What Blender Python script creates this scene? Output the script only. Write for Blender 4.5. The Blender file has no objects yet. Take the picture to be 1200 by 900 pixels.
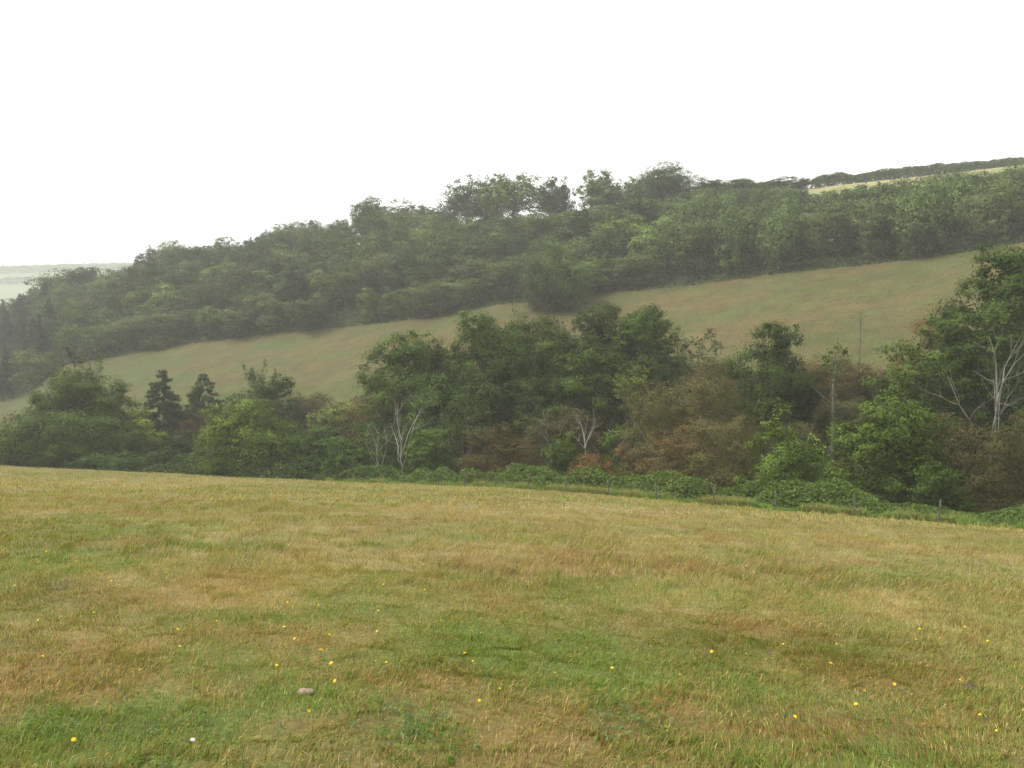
import bpy, math, random
import numpy as np
from mathutils import Vector, Matrix

# ------------------------------------------------------------------ camera, sky, sun
SC = bpy.context.scene
COL = SC.collection
F = 28.0 / 36.0 * 1200.0                      # focal length in photo pixels
PITCH = math.atan(50.0 / F)
cam_d = bpy.data.cameras.new("camera")
cam_d.lens = 28.0
cam_d.sensor_width = 36.0
cam_d.clip_start = 0.05
cam_d.clip_end = 6000
cam = bpy.data.objects.new("camera", cam_d)
cam.location = (0, 0, 0)
cam.rotation_euler = (math.pi / 2 - PITCH, 0, 0)
COL.objects.link(cam)
SC.camera = cam

SUN_EL, SUN_AZ = 52.0, -88.0                  # azimuth from +Y, clockwise (from the left)
world = bpy.data.worlds.new("World")
SC.world = world
world.use_nodes = True
wn, wl = world.node_tree.nodes, world.node_tree.links
wn.clear()
w_out = wn.new("ShaderNodeOutputWorld")
w_bg = wn.new("ShaderNodeBackground")
w_sky = wn.new("ShaderNodeTexSky")
w_sky.sky_type = 'NISHITA'
w_sky.sun_disc = False
w_sky.sun_elevation = math.radians(SUN_EL)
w_sky.sun_rotation = math.radians(SUN_AZ)
w_sky.air_density = 1.0
w_sky.dust_density = 4.0
w_hs = wn.new("ShaderNodeHueSaturation")
w_hs.inputs["Saturation"].default_value = 0.12
w_mix = wn.new("ShaderNodeMixRGB")            # the closed cloud cover
w_mix.inputs[0].default_value = 0.75
w_mix.inputs[2].default_value = (9.6, 9.6, 9.5, 1)
wl.new(w_sky.outputs[0], w_hs.inputs["Color"])
wl.new(w_hs.outputs[0], w_mix.inputs[1])
wl.new(w_mix.outputs[0], w_bg.inputs[0])
w_bg.inputs[1].default_value = 0.052
wl.new(w_bg.outputs[0], w_out.inputs[0])

sun_d = bpy.data.lights.new("sun", 'SUN')
sun_d.energy = 1.5
sun_d.angle = math.radians(22)
sun_d.color = (1.0, 0.955, 0.88)
sun = bpy.data.objects.new("sun", sun_d)
az, el = math.radians(SUN_AZ), math.radians(SUN_EL)
sdir = Vector((math.sin(az) * math.cos(el), math.cos(az) * math.cos(el), math.sin(el)))
sun.rotation_euler = sdir.to_track_quat('Z', 'Y').to_euler()
sun.location = (0, -20, 60)
COL.objects.link(sun)

SC.view_settings.view_transform = 'Standard'
SC.view_settings.look = 'None'
SC.view_settings.exposure = 1.74
SC.view_settings.gamma = 1.0
SC.view_settings.use_curve_mapping = False
SC.render.engine = 'CYCLES'
SC.cycles.use_denoising = True
SC.cycles.max_bounces = 5
SC.cycles.diffuse_bounces = 3
SC.cycles.transmission_bounces = 3
SC.cycles.transparent_max_bounces = 4
SC.cycles.volume_bounces = 1
SC.cycles.use_adaptive_sampling = True
SC.cycles.adaptive_threshold = 0.02

RNG = np.random.default_rng(7)

# ------------------------------------------------------------------ helpers
def to_world(px, py, Y):
    """point on the ground distance Y seen at photo pixel (px,py)"""
    a = (450.0 - py) / F
    s, c = math.sin(PITCH), math.cos(PITCH)
    z = Y * (a * c - s) / (c + a * s)
    depth = Y * c - z * s
    return (px - 600.0) / F * depth, Y, z

def py_to_z(py, Y):
    a = (450.0 - py) / F
    s, c = math.sin(PITCH), math.cos(PITCH)
    return Y * (a * c - s) / (c + a * s)

def _hash(ix, iy, seed):
    n = (ix.astype(np.int64) * 374761393 + iy.astype(np.int64) * 668265263 + seed * 1274126177) & 0xffffffff
    n = ((n ^ (n >> 13)) * 1274126177) & 0xffffffff
    n = n ^ (n >> 16)
    return (n & 0xffffff) / float(0xffffff)

def vnoise(x, y, seed=0):
    x = np.asarray(x, float); y = np.asarray(y, float)
    ix = np.floor(x); iy = np.floor(y)
    fx = x - ix; fy = y - iy
    fx = fx * fx * (3 - 2 * fx); fy = fy * fy * (3 - 2 * fy)
    a = _hash(ix, iy, seed); b = _hash(ix + 1, iy, seed)
    c = _hash(ix, iy + 1, seed); d = _hash(ix + 1, iy + 1, seed)
    return (a * (1 - fx) + b * fx) * (1 - fy) + (c * (1 - fx) + d * fx) * fy

def fbm(x, y, seed=0, octv=4):
    s = 0.0; amp = 0.5; tot = 0.0
    for k in range(octv):
        s = s + amp * vnoise(x * 2 ** k + 17.3 * k, y * 2 ** k - 9.1 * k, seed + k)
        tot += amp; amp *= 0.5
    return s / tot

def sstep(a, b, x):
    t = np.clip((x - a) / (b - a), 0, 1)
    return t * t * (3 - 2 * t)

def set_props(o, label=None, cat=None, group=None, kind=None):
    if label: o["label"] = label
    if cat: o["category"] = cat
    if group: o["group"] = group
    if kind: o["kind"] = kind
    return o

def raw_mesh(name, V, Q, mats, colors=None, mat_idx=None, smooth=False, vn=None):
    """V (n,3), Q (m,4 or 3) -> mesh datablock with point colours 'tint'"""
    me = bpy.data.meshes.new(name)
    V = np.ascontiguousarray(V, dtype=np.float32)
    Q = np.ascontiguousarray(Q, dtype=np.int32)
    k = Q.shape[1]
    me.vertices.add(len(V)); me.vertices.foreach_set("co", V.ravel())
    me.loops.add(Q.size); me.loops.foreach_set("vertex_index", Q.ravel())
    me.polygons.add(len(Q))
    me.polygons.foreach_set("loop_start", np.arange(0, Q.size, k, dtype=np.int32))
    try:
        me.polygons.foreach_set("loop_total", np.full(len(Q), k, dtype=np.int32))
    except Exception:
        pass
    if smooth:
        me.polygons.foreach_set("use_smooth", np.ones(len(Q), dtype=bool))
    for m in (mats if isinstance(mats, (list, tuple)) else [mats]):
        me.materials.append(m)
    if mat_idx is not None:
        me.polygons.foreach_set("material_index", np.ascontiguousarray(mat_idx, dtype=np.int32))
    me.update(calc_edges=True)
    if colors is not None:
        at = me.color_attributes.new("tint", 'FLOAT_COLOR', 'POINT')
        c4 = np.ones((len(V), 4), dtype=np.float32); c4[:, :3] = np.clip(colors, 0.003, 0.95)
        at.data.foreach_set("color", c4.ravel())
    if vn is not None:
        me.polygons.foreach_set("use_smooth", np.ones(len(Q), dtype=bool))
        me.normals_split_custom_set_from_vertices(np.ascontiguousarray(vn, dtype=np.float32).tolist())
    return me

def link(name, me, parent=None, loc=None):
    o = bpy.data.objects.new(name, me)
    COL.objects.link(o)
    if parent is not None: o.parent = parent
    if loc is not None: o.location = loc
    return o

def empty(name, loc, label, cat, group=None, rz=0.0):
    o = bpy.data.objects.new(name, None)
    o.empty_display_size = 0.5
    o.location = loc; o.rotation_euler = (0, 0, rz)
    COL.objects.link(o)
    return set_props(o, label, cat, group)

# ------------------------------------------------------------------ materials
def mat_new(name):
    m = bpy.data.materials.new(name); m.use_nodes = True
    m.node_tree.nodes.clear()
    return m, m.node_tree.nodes, m.node_tree.links

def leaf_material(name, transl=0.3, rough=0.75, spec=0.08):
    m, n, l = mat_new(name)
    out = n.new("ShaderNodeOutputMaterial")
    at = n.new("ShaderNodeAttribute"); at.attribute_name = "tint"
    info = n.new("ShaderNodeObjectInfo")
    hs = n.new("ShaderNodeHueSaturation")
    mr = n.new("ShaderNodeMapRange"); mr.inputs[3].default_value = 0.66; mr.inputs[4].default_value = 1.34
    l.new(info.outputs["Random"], mr.inputs[0])
    l.new(mr.outputs[0], hs.inputs["Value"])
    l.new(at.outputs["Color"], hs.inputs["Color"])
    p = n.new("ShaderNodeBsdfPrincipled")
    p.inputs["Roughness"].default_value = rough
    p.inputs["Specular IOR Level"].default_value = spec
    tr = n.new("ShaderNodeBsdfTranslucent")
    br = n.new("ShaderNodeMixRGB"); br.blend_type = 'MULTIPLY'; br.inputs[0].default_value = 1
    br.inputs[2].default_value = (1.15, 1.25, 0.6, 1)
    mx = n.new("ShaderNodeMixShader"); mx.inputs[0].default_value = transl
    l.new(hs.outputs[0], p.inputs["Base Color"])
    l.new(hs.outputs[0], br.inputs[1]); l.new(br.outputs[0], tr.inputs["Color"])
    l.new(p.outputs[0], mx.inputs[1]); l.new(tr.outputs[0], mx.inputs[2])
    l.new(mx.outputs[0], out.inputs[0])
    return m

def bark_material(name, c1, c2, scale=6.0):
    m, n, l = mat_new(name)
    out = n.new("ShaderNodeOutputMaterial")
    p = n.new("ShaderNodeBsdfPrincipled"); p.inputs["Roughness"].default_value = 0.9
    p.inputs["Specular IOR Level"].default_value = 0.15
    tc = n.new("ShaderNodeTexCoord")
    mp = n.new("ShaderNodeMapping"); mp.inputs["Scale"].default_value = (1, 1, 0.25)
    nz = n.new("ShaderNodeTexNoise"); nz.inputs["Scale"].default_value = scale; nz.inputs["Detail"].default_value = 6
    cr = n.new("ShaderNodeValToRGB")
    cr.color_ramp.elements[0].position = 0.35; cr.color_ramp.elements[0].color = (*c1, 1)
    cr.color_ramp.elements[1].position = 0.65; cr.color_ramp.elements[1].color = (*c2, 1)
    bp = n.new("ShaderNodeBump"); bp.inputs["Strength"].default_value = 0.6; bp.inputs["Distance"].default_value = 0.03
    l.new(tc.outputs["Object"], mp.inputs[0]); l.new(mp.outputs[0], nz.inputs[0])
    l.new(nz.outputs[0], cr.inputs[0]); l.new(cr.outputs[0], p.inputs["Base Color"])
    l.new(nz.outputs[0], bp.inputs["Height"]); l.new(bp.outputs[0], p.inputs["Normal"])
    l.new(p.outputs[0], out.inputs[0])
    return m

def ground_material(name, s_big, s_fine, amount, bump, dist):
    m, n, l = mat_new(name)
    out = n.new("ShaderNodeOutputMaterial")
    at = n.new("ShaderNodeAttribute"); at.attribute_name = "tint"
    p = n.new("ShaderNodeBsdfPrincipled"); p.inputs["Roughness"].default_value = 0.95
    p.inputs["Specular IOR Level"].default_value = 0.1
    tc = n.new("ShaderNodeTexCoord")
    n1 = n.new("ShaderNodeTexNoise"); n1.inputs["Scale"].default_value = s_big; n1.inputs["Detail"].default_value = 5
    n2 = n.new("ShaderNodeTexNoise"); n2.inputs["Scale"].default_value = s_fine; n2.inputs["Detail"].default_value = 4
    ad = n.new("ShaderNodeMath"); ad.operation = 'ADD'
    mr = n.new("ShaderNodeMapRange"); mr.inputs[1].default_value = 0.7; mr.inputs[2].default_value = 1.3
    mr.inputs[3].default_value = 1 - amount; mr.inputs[4].default_value = 1 + amount
    mu = n.new("ShaderNodeVectorMath"); mu.operation = 'SCALE'
    l.new(tc.outputs["Object"], n1.inputs[0]); l.new(tc.outputs["Object"], n2.inputs[0])
    l.new(n1.outputs[0], ad.inputs[0]); l.new(n2.outputs[0], ad.inputs[1])
    l.new(ad.outputs[0], mr.inputs[0])
    l.new(at.outputs["Color"], mu.inputs[0]); l.new(mr.outputs[0], mu.inputs["Scale"])
    l.new(mu.outputs[0], p.inputs["Base Color"])
    bp = n.new("ShaderNodeBump"); bp.inputs["Strength"].default_value = bump; bp.inputs["Distance"].default_value = dist
    l.new(ad.outputs[0], bp.inputs["Height"]); l.new(bp.outputs[0], p.inputs["Normal"])
    l.new(p.outputs[0], out.inputs[0])
    return m

M_LEAF = leaf_material("leaf", 0.20)
M_GRASS = leaf_material("grass_blade", 0.30, 0.75, 0.08)
M_TWIG = leaf_material("twig_leaf", 0.12, 0.85, 0.08)
M_BARK = bark_material("bark", (0.06, 0.05, 0.035), (0.14, 0.12, 0.09))
M_DEAD = bark_material("dead_wood", (0.11, 0.105, 0.085), (0.26, 0.25, 0.21), 4)
M_PALE = bark_material("bleached_wood", (0.24, 0.23, 0.20), (0.46, 0.44, 0.39), 4)
M_SNAG = bark_material("mossy_dead_wood", (0.08, 0.08, 0.045), (0.17, 0.165, 0.11), 4)
M_POST = bark_material("weathered_wood", (0.08, 0.078, 0.055), (0.17, 0.16, 0.12), 9)
M_FIELD = ground_material("field_soil", 1.3, 14.0, 0.35, 0.5, 0.03)
M_HILL = ground_material("hillside_turf", 0.25, 1.6, 0.20, 0.6, 0.25)
M_FAR = ground_material("distant_turf", 0.05, 0.3, 0.12, 0.3, 0.3)

def plain(name, col, rough=0.7, spec=0.3):
    m, n, l = mat_new(name)
    out = n.new("ShaderNodeOutputMaterial")
    p = n.new("ShaderNodeBsdfPrincipled"); p.inputs["Roughness"].default_value = rough
    p.inputs["Specular IOR Level"].default_value = spec
    tc = n.new("ShaderNodeTexCoord")
    nz = n.new("ShaderNodeTexNoise"); nz.inputs["Scale"].default_value = 25; nz.inputs["Detail"].default_value = 5
    cr = n.new("ShaderNodeValToRGB")
    cr.color_ramp.elements[0].color = tuple(c * 0.7 for c in col) + (1,)
    cr.color_ramp.elements[1].color = tuple(min(1, c * 1.25) for c in col) + (1,)
    bp = n.new("ShaderNodeBump"); bp.inputs["Strength"].default_value = 0.5; bp.inputs["Distance"].default_value = 0.01
    l.new(tc.outputs["Object"], nz.inputs[0]); l.new(nz.outputs[0], cr.inputs[0])
    l.new(cr.outputs[0], p.inputs["Base Color"]); l.new(nz.outputs[0], bp.inputs["Height"])
    l.new(bp.outputs[0], p.inputs["Normal"]); l.new(p.outputs[0], out.inputs[0])
    return m

# ------------------------------------------------------------------ terrain
def kx(xs, vs):
    return (np.array(xs, float), np.array(vs, float))
KNOT = {  # distance and photo row (or height) of each line of the land, by azimuth column
 'E':  kx([-600, -300, 20, 140, 250, 400, 600, 800, 950, 1200, 1500, 1900], [108, 102, 97, 93, 86, 76, 56.5, 45.7, 40, 33.5, 27, 22]),
 'Y2': kx([-600, 20, 140, 400, 600, 800, 950, 1200, 1500], [135, 125, 120, 100, 80, 66, 58, 50, 45]),
 'z2': kx([-600, 20, 140, 400, 600, 800, 950, 1200, 1500], [-21, -19.5, -19, -17, -15.5, -14, -13, -12, -11]),
 'Y3': kx([-600, 20, 140, 400, 600, 800, 950, 1200, 1500], [170, 165, 155, 130, 110, 98, 90, 85, 80]),
 'p3': kx([-600, 20, 140, 400, 600, 800, 950, 1200, 1500], [500, 490, 482, 476, 470, 465, 455, 444, 430]),
 'Y4': kx([-600, 20, 77, 140, 400, 600, 800, 950, 1200, 1500], [195, 198, 203, 205, 195, 180, 160, 150, 130, 120]),
 'p4': kx([-600, 20, 77, 140, 240, 400, 527, 583, 690, 800, 933, 1083, 1200, 1500], [500, 470, 427, 418, 402, 385, 371, 359, 348, 338, 321, 304, 282, 245]),
 'Y5': kx([-600, 20, 77, 140, 400, 600, 800, 950, 1200, 1500], [255, 250, 248, 245, 225, 215, 195, 190, 170, 165]),
 'p5': kx([-600, 20, 77, 140, 250, 400, 600, 800, 950, 1200, 1500], [450, 428, 395, 376, 350, 330, 302, 278, 272, 250, 215]),
 'Y6': kx([-600, 20, 140, 250, 400, 600, 800, 950, 1200, 1500], [310, 300, 288, 276, 264, 250, 245, 245, 255, 260]),
 'p6': kx([-600, 0, 60, 100, 150, 200, 250, 330, 400, 440, 500, 540, 600, 670, 740, 810, 870, 950, 1200, 1500], [410, 396, 368, 356, 352, 328, 326, 309, 302, 284, 286, 274, 272, 262, 250, 228, 224, 223, 199, 168]),
}
def K(name, px):
    xs, vs = KNOT[name]
    return np.interp(px, xs, vs)

def field_plane(X, Y):
    Yp = np.maximum(Y, 0)
    z = -1.6 - 0.0497 * X - 0.1568 * Y
    z = z - 1.7 * (1 - np.exp(np.minimum(X, 0) / 30.0)) * sstep(0, 60, Yp)
    z = z + 0.22 * (fbm(X / 9.0, Y / 9.0, 3, 3) - 0.5) * sstep(2, 14, np.abs(Y) + np.abs(X))
    z = z + 0.09 * (fbm(X / 1.7, Y / 1.7, 5, 1) - 0.5)
    return z

def pxcol(X, Y):
    return 600 + F * np.clip(X / np.maximum(Y, 8.0), -1.4, 1.4)

def height(X, Y):
    X = np.asarray(X, float); Y = np.asarray(Y, float)
    sh = np.broadcast(X, Y).shape
    X = np.broadcast_to(X, sh).ravel(); Y = np.broadcast_to(Y, sh).ravel()
    px = pxcol(X, Y)
    E = K('E', px)
    zE = field_plane(np.clip(X / np.maximum(Y, 1) * E, -150, 60), E)
    def z_of(p, y): return py_to_z(p, y)
    Y2, Y3, Y4, Y5, Y6 = (K(k, px) for k in ('Y2', 'Y3', 'Y4', 'Y5', 'Y6'))
    ky = np.stack([E, E + 5, Y2, Y3, Y4, Y5, Y6, Y6 + 60, np.full_like(E, 1050), np.full_like(E, 1400), np.full_like(E, 2600)], 1)
    z6 = z_of(K('p6', px), Y6)
    kz = np.stack([zE, zE - 2.2, K('z2', px), z_of(K('p3', px), Y3), z_of(K('p4', px), Y4),
                   z_of(K('p5', px), Y5), z6, z6 - 10, 48 + 0 * E, py_to_z(316 - (px - 80) * 0.03, 1400) , 90 + 0 * E], 1)
    kz[:, 9] = np.minimum(kz[:, 9], 134)
    n = ky.shape[1]
    h = ky[:, 1:] - ky[:, :-1]
    d = (kz[:, 1:] - kz[:, :-1]) / h
    m = np.zeros_like(kz)
    a, b = d[:, :-1], d[:, 1:]
    same = (a * b) > 0
    m[:, 1:-1] = np.where(same, 2 * a * b / np.where(same, a + b, 1), 0)
    m[:, 0] = -0.25; m[:, -1] = 0
    idx = np.clip((Y[:, None] >= ky).sum(1) - 1, 0, n - 2)
    r = np.arange(len(Y))
    y0, hh = ky[r, idx], h[r, idx]
    t = np.clip((Y - y0) / hh, 0, 1)
    z = ((2*t**3 - 3*t**2 + 1) * kz[r, idx] + (t**3 - 2*t**2 + t) * hh * m[r, idx]
         + (-2*t**3 + 3*t**2) * kz[r, idx + 1] + (t**3 - t**2) * hh * m[r, idx + 1])
    far = sstep(120, 200, Y)
    z = z + (fbm(X / 22.0, Y / 22.0, 11, 3) - 0.5) * 1.4 * sstep(0, 25, Y - E) * (1 - 0.5 * far)
    return np.where(Y < E, field_plane(X, Y), z).reshape(sh)

def hz(x, y): return float(height(np.array([x]), np.array([y]))[0])

def field_point(px, py):
    """where the ray through a photo pixel meets the near field"""
    lo, hi = 1.5, 120.0
    for _ in range(40):
        mid = (lo + hi) / 2
        x, y, z = to_world(px, py, mid)
        if z > float(field_plane(np.array([x]), np.array([y]))[0]): lo = mid
        else: hi = mid
    return to_world(px, py, (lo + hi) / 2)

# colour of the sward: real patches of green, straw and rusty seeding grass
C_GREEN = np.array([0.125, 0.195, 0.034]); C_LUSH = np.array([0.095, 0.165, 0.026])
C_STRAW = np.array([0.370, 0.292, 0.128]); C_OLIVE = np.array([0.212, 0.205, 0.060])
C_RUST = np.array([0.270, 0.155, 0.062]); C_BROWN = np.array([0.120, 0.075, 0.038])
def _patch(lst):
    out = []
    for (px, py, wx, wy) in lst:
        x, y, z = field_point(px, py)
        x1, _, _ = field_point(px + wx, py); _, y1, _ = field_point(px, py - wy)
        out.append((x, y, abs(x1 - x), max(abs(y1 - y), 0.3)))
    return out
P_STRAW = _patch([(330, 665, 140, 25), (400, 650, 90, 18), (250, 690, 110, 20), (700, 605, 260, 14), (1050, 640, 150, 14),
                  (1060, 720, 60, 18), (850, 640, 180, 16), (120, 570, 150, 10), (600, 600, 300, 12), (60, 740, 80, 14), (560, 640, 120, 12)])
P_GREEN = _patch([(120, 860, 200, 45), (270, 850, 120, 30), (400, 820, 100, 30), (60, 655, 100, 14), (260, 645, 90, 10),
                  (900, 590, 60, 5), (150, 620, 120, 8), (1020, 830, 70, 20),
                  (1120, 660, 60, 6), (820, 700, 120, 16)])
P_RUST = _patch([(110, 800, 110, 30), (60, 770, 90, 20), (430, 850, 60, 18), (620, 875, 60, 22), (890, 740, 120, 24), (1000, 790, 160, 26),
                 (250, 740, 150, 18), (480, 790, 70, 20), (800, 860, 130, 30), (1120, 800, 70, 20), (100, 700, 90, 10), (680, 650, 90, 8), (980, 870, 120, 20)])
P_BARE = _patch([(1145, 808, 26, 10), (505, 880, 26, 16), (60, 690, 26, 4), (735, 858, 34, 14), (770, 748, 40, 5), (430, 835, 40, 10)])
def patch_w(P, X, Y):
    w = np.zeros_like(X)
    s0 = .25 + .05 * np.abs(Y)
    X = X + (fbm(X / s0, Y / s0, 801, 3) - .5) * 3.0 * s0; Y = Y + (fbm(X / s0, Y / s0, 802, 3) - .5) * 3.0 * s0
    for (cx, cy, sx, sy) in P:
        w = np.maximum(w, np.exp(-((X - cx) / sx) ** 2 - ((Y - cy) / sy) ** 2))
    return w

def field_tint(X, Y):
    n1 = fbm(X / 3.2, Y / 3.2, 21, 4); n2 = fbm(X / 0.9, Y / 0.9, 33, 3); n3 = fbm(X / 14.0, Y / 10.0, 44, 3)
    n4 = fbm(X / 0.25, Y / 0.25, 55, 2)
    far = sstep(12, 55, Y)
    st = np.clip(sstep(0.50, 0.70, n1 * 0.55 + n2 * 0.45) * 0.75 + 0.95 * patch_w(P_STRAW, X, Y) + 0.40 * far * (n3 > 0.38), 0, 1)
    gr = np.clip(sstep(0.48, 0.66, fbm(X / 2.3, Y / 2.3, 71, 4)) * (1 - 0.45 * far) + 0.95 * patch_w(P_GREEN, X, Y) * (0.4 + 1.2 * n2), 0, 1)
    ru = np.clip(sstep(0.54, 0.70, fbm(X / 1.7, Y / 1.7, 91, 4)) * 0.6 * (1 - 0.4 * far) + 1.0 * patch_w(P_RUST, X, Y) * (0.3 + 1.2 * n2), 0, 1)
    ba = patch_w(P_BARE, X, Y)
    c = C_OLIVE[None, :] * np.ones((len(X), 1))
    c = c * (1 - gr[:, None] * 0.85) + C_GREEN * gr[:, None] * 0.85
    c = c * (1 - st[:, None] * 0.75) + C_STRAW * st[:, None] * 0.75
    c = c * (1 - ru[:, None] * 0.75) + C_RUST * ru[:, None] * 0.75
    lush = sstep(0.6, 1.2, patch_w(P_GREEN[:2], X, Y) + 0.5 * n2)
    c = c * (1 - 0.8 * lush[:, None]) + C_LUSH * 0.8 * lush[:, None]
    c = c * (1 - ba[:, None] * 0.4) + C_BROWN * 0.4 * ba[:, None]
    return c * (0.85 + 0.3 * n4)[:, None], st, gr, ru, ba

def land_tint(X, Y):
    px = pxcol(X, Y)
    E, Y3, Y4, Y5, Y6 = (K(k, px) for k in ('E', 'Y3', 'Y4', 'Y5', 'Y6'))
    c = np.ones((len(X), 3)) * np.array([0.05, 0.075, 0.025])                       # scrub floor
    n1 = fbm(X / 18.0, Y / 9.0, 101, 4); n2 = fbm(X / 4.0, Y / 2.2, 103, 3); n3 = fbm(X / 1.1, Y / 1.0, 104, 2)
    brown = np.array([0.110, 0.090, 0.036]); green = np.array([0.074, 0.092, 0.028]); rust = np.array([0.102, 0.080, 0.032])
    g = np.clip(sstep(0.40, 0.62, n1 * 0.6 + n2 * 0.4) * 0.8 + 0.55 * sstep(450, 60, px) , 0, 1)
    r = sstep(0.50, 0.70, fbm(X / 12, Y / 7, 107, 3)) * 0.6
    md = brown * (1 - g[:, None]) + green * g[:, None]
    md = md * (1 - r[:, None]) + rust * r[:, None]
    md = .86 * md * (0.72 + 0.56 * (0.5 * n3 + 0.5 * fbm(X / 2.6, Y / 1.5, 109, 3)))[:, None]
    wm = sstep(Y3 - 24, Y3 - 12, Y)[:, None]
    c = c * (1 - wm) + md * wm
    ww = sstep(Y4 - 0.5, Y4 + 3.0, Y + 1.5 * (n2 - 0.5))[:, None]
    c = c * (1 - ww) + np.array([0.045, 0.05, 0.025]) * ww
    # upper field above the wood, on the right
    uf = (sstep(Y5 + 8, Y5 + 16, Y) * sstep(915, 945, px))[:, None]
    up = np.array([0.20, 0.225, 0.090]) * (1 - sstep(0.4, 0.6, n1))[:, None] + np.array([0.24, 0.215, 0.10]) * sstep(0.4, 0.6, n1)[:, None]
    c = c * (1 - uf) + up * uf
    sc = (sstep(Y5 + 10, Y5 + 18, Y) * sstep(800, 830, px) * (1 - sstep(915, 945, px)))[:, None]
    c = c * (1 - sc) + np.array([0.10, 0.14, 0.05]) * sc
    # distant hill, farmed in strips
    dh = sstep(Y6 + 40, Y6 + 90, Y)[:, None]
    band = vnoise(Y / 70.0, X / 520.0, 131)[:, None]
    fields = np.array([0.18, 0.215, 0.10]) * (band > 0.45) + np.array([0.10, 0.135, 0.065]) * (band <= 0.45)
    c = c * (1 - dh) + fields * dh
    # start of the bank below the field
    bk = (1 - sstep(E + 0.5, E + 3.0, Y))[:, None]
    c = c * (1 - bk) + np.array([0.09, 0.16, 0.035]) * bk
    return c

def axis(parts):
    out = []
    for a, b, s in parts:
        out.append(np.arange(a, b, s))
    return np.unique(np.round(np.concatenate(out), 4))
xs = axis([(-2600, -320, 40), (-320, -90, 3), (-90, -14, 0.9), (-14, 14, 0.2), (14, 60, 0.8), (60, 220, 2.6), (220, 2601, 40)])
ys = axis([(-300, -10, 12), (-10, 1, 1), (1, 18, 0.2), (18, 50, 0.6), (50, 130, 0.8), (130, 320, 2.0), (320, 1500, 12), (1500, 2601, 50)])
GX, GY = np.meshgrid(xs, ys)
GZ = height(GX, GY)
VX, VY, VZ = GX.ravel(), GY.ravel(), GZ.ravel()
nx, ny = len(xs), len(ys)
def on_ground(X, Y):
    """height of the built ground sheet itself"""
    i = np.clip(np.searchsorted(xs, X) - 1, 0, nx - 2); j = np.clip(np.searchsorted(ys, Y) - 1, 0, ny - 2)
    tx = np.clip((X - xs[i]) / (xs[i + 1] - xs[i]), 0, 1); ty = np.clip((Y - ys[j]) / (ys[j + 1] - ys[j]), 0, 1)
    return (GZ[j, i] * (1 - tx) + GZ[j, i + 1] * tx) * (1 - ty) + (GZ[j + 1, i] * (1 - tx) + GZ[j + 1, i + 1] * tx) * ty
ii = (np.arange(ny - 1)[:, None] * nx + np.arange(nx - 1)[None, :]).ravel()
Q = np.stack([ii, ii + 1, ii + nx + 1, ii + nx], 1)
cx = (VX[Q[:, 0]] + VX[Q[:, 1]]) / 2; cy = (VY[Q[:, 0]] + VY[Q[:, 2]]) / 2
pc = pxcol(cx, cy)
zone = np.where(cy < K('E', pc), 0, np.where(cy < K('Y6', pc) + 55, 1, 2))
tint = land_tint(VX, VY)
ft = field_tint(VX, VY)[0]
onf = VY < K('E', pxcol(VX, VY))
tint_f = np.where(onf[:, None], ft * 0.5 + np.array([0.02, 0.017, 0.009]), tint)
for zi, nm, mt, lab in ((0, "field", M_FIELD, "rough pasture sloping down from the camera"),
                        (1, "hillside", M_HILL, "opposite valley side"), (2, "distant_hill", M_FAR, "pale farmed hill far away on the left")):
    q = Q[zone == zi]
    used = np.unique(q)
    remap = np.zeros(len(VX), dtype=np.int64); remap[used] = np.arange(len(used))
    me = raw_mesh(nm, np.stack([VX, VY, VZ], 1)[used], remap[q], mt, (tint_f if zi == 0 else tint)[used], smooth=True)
    o = link(nm, me); o["kind"] = "structure"

# ------------------------------------------------------------------ foliage engine
def unit(v): return v / np.maximum(np.linalg.norm(v, axis=1, keepdims=True), 1e-6)

def soft_normals(N, S, k=0.62):
    """leaf normals eased towards the round of the spray the leaves grow on"""
    return np.repeat(unit(N * (1 - k) + S * k), 4, axis=0)

def leaf_quads(C, N, size, aspect, rng):
    """diamond leaf clumps centred at C facing N"""
    n = len(C)
    t = unit(np.cross(N, unit(rng.normal(size=(n, 3)))))
    b = np.cross(N, t)
    s = size * rng.uniform(0.6, 1.35, (n, 1))
    a1, a2 = t * s * 0.5, b * s * 0.5 * aspect
    bend = N * s * rng.uniform(-0.18, 0.18, (n, 1))
    V = np.stack([C - a1 + bend, C - a2, C + a1 + bend, C + a2], 1).reshape(-1, 3)
    Qd = np.arange(4 * n).reshape(-1, 4)
    return V, Qd

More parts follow.
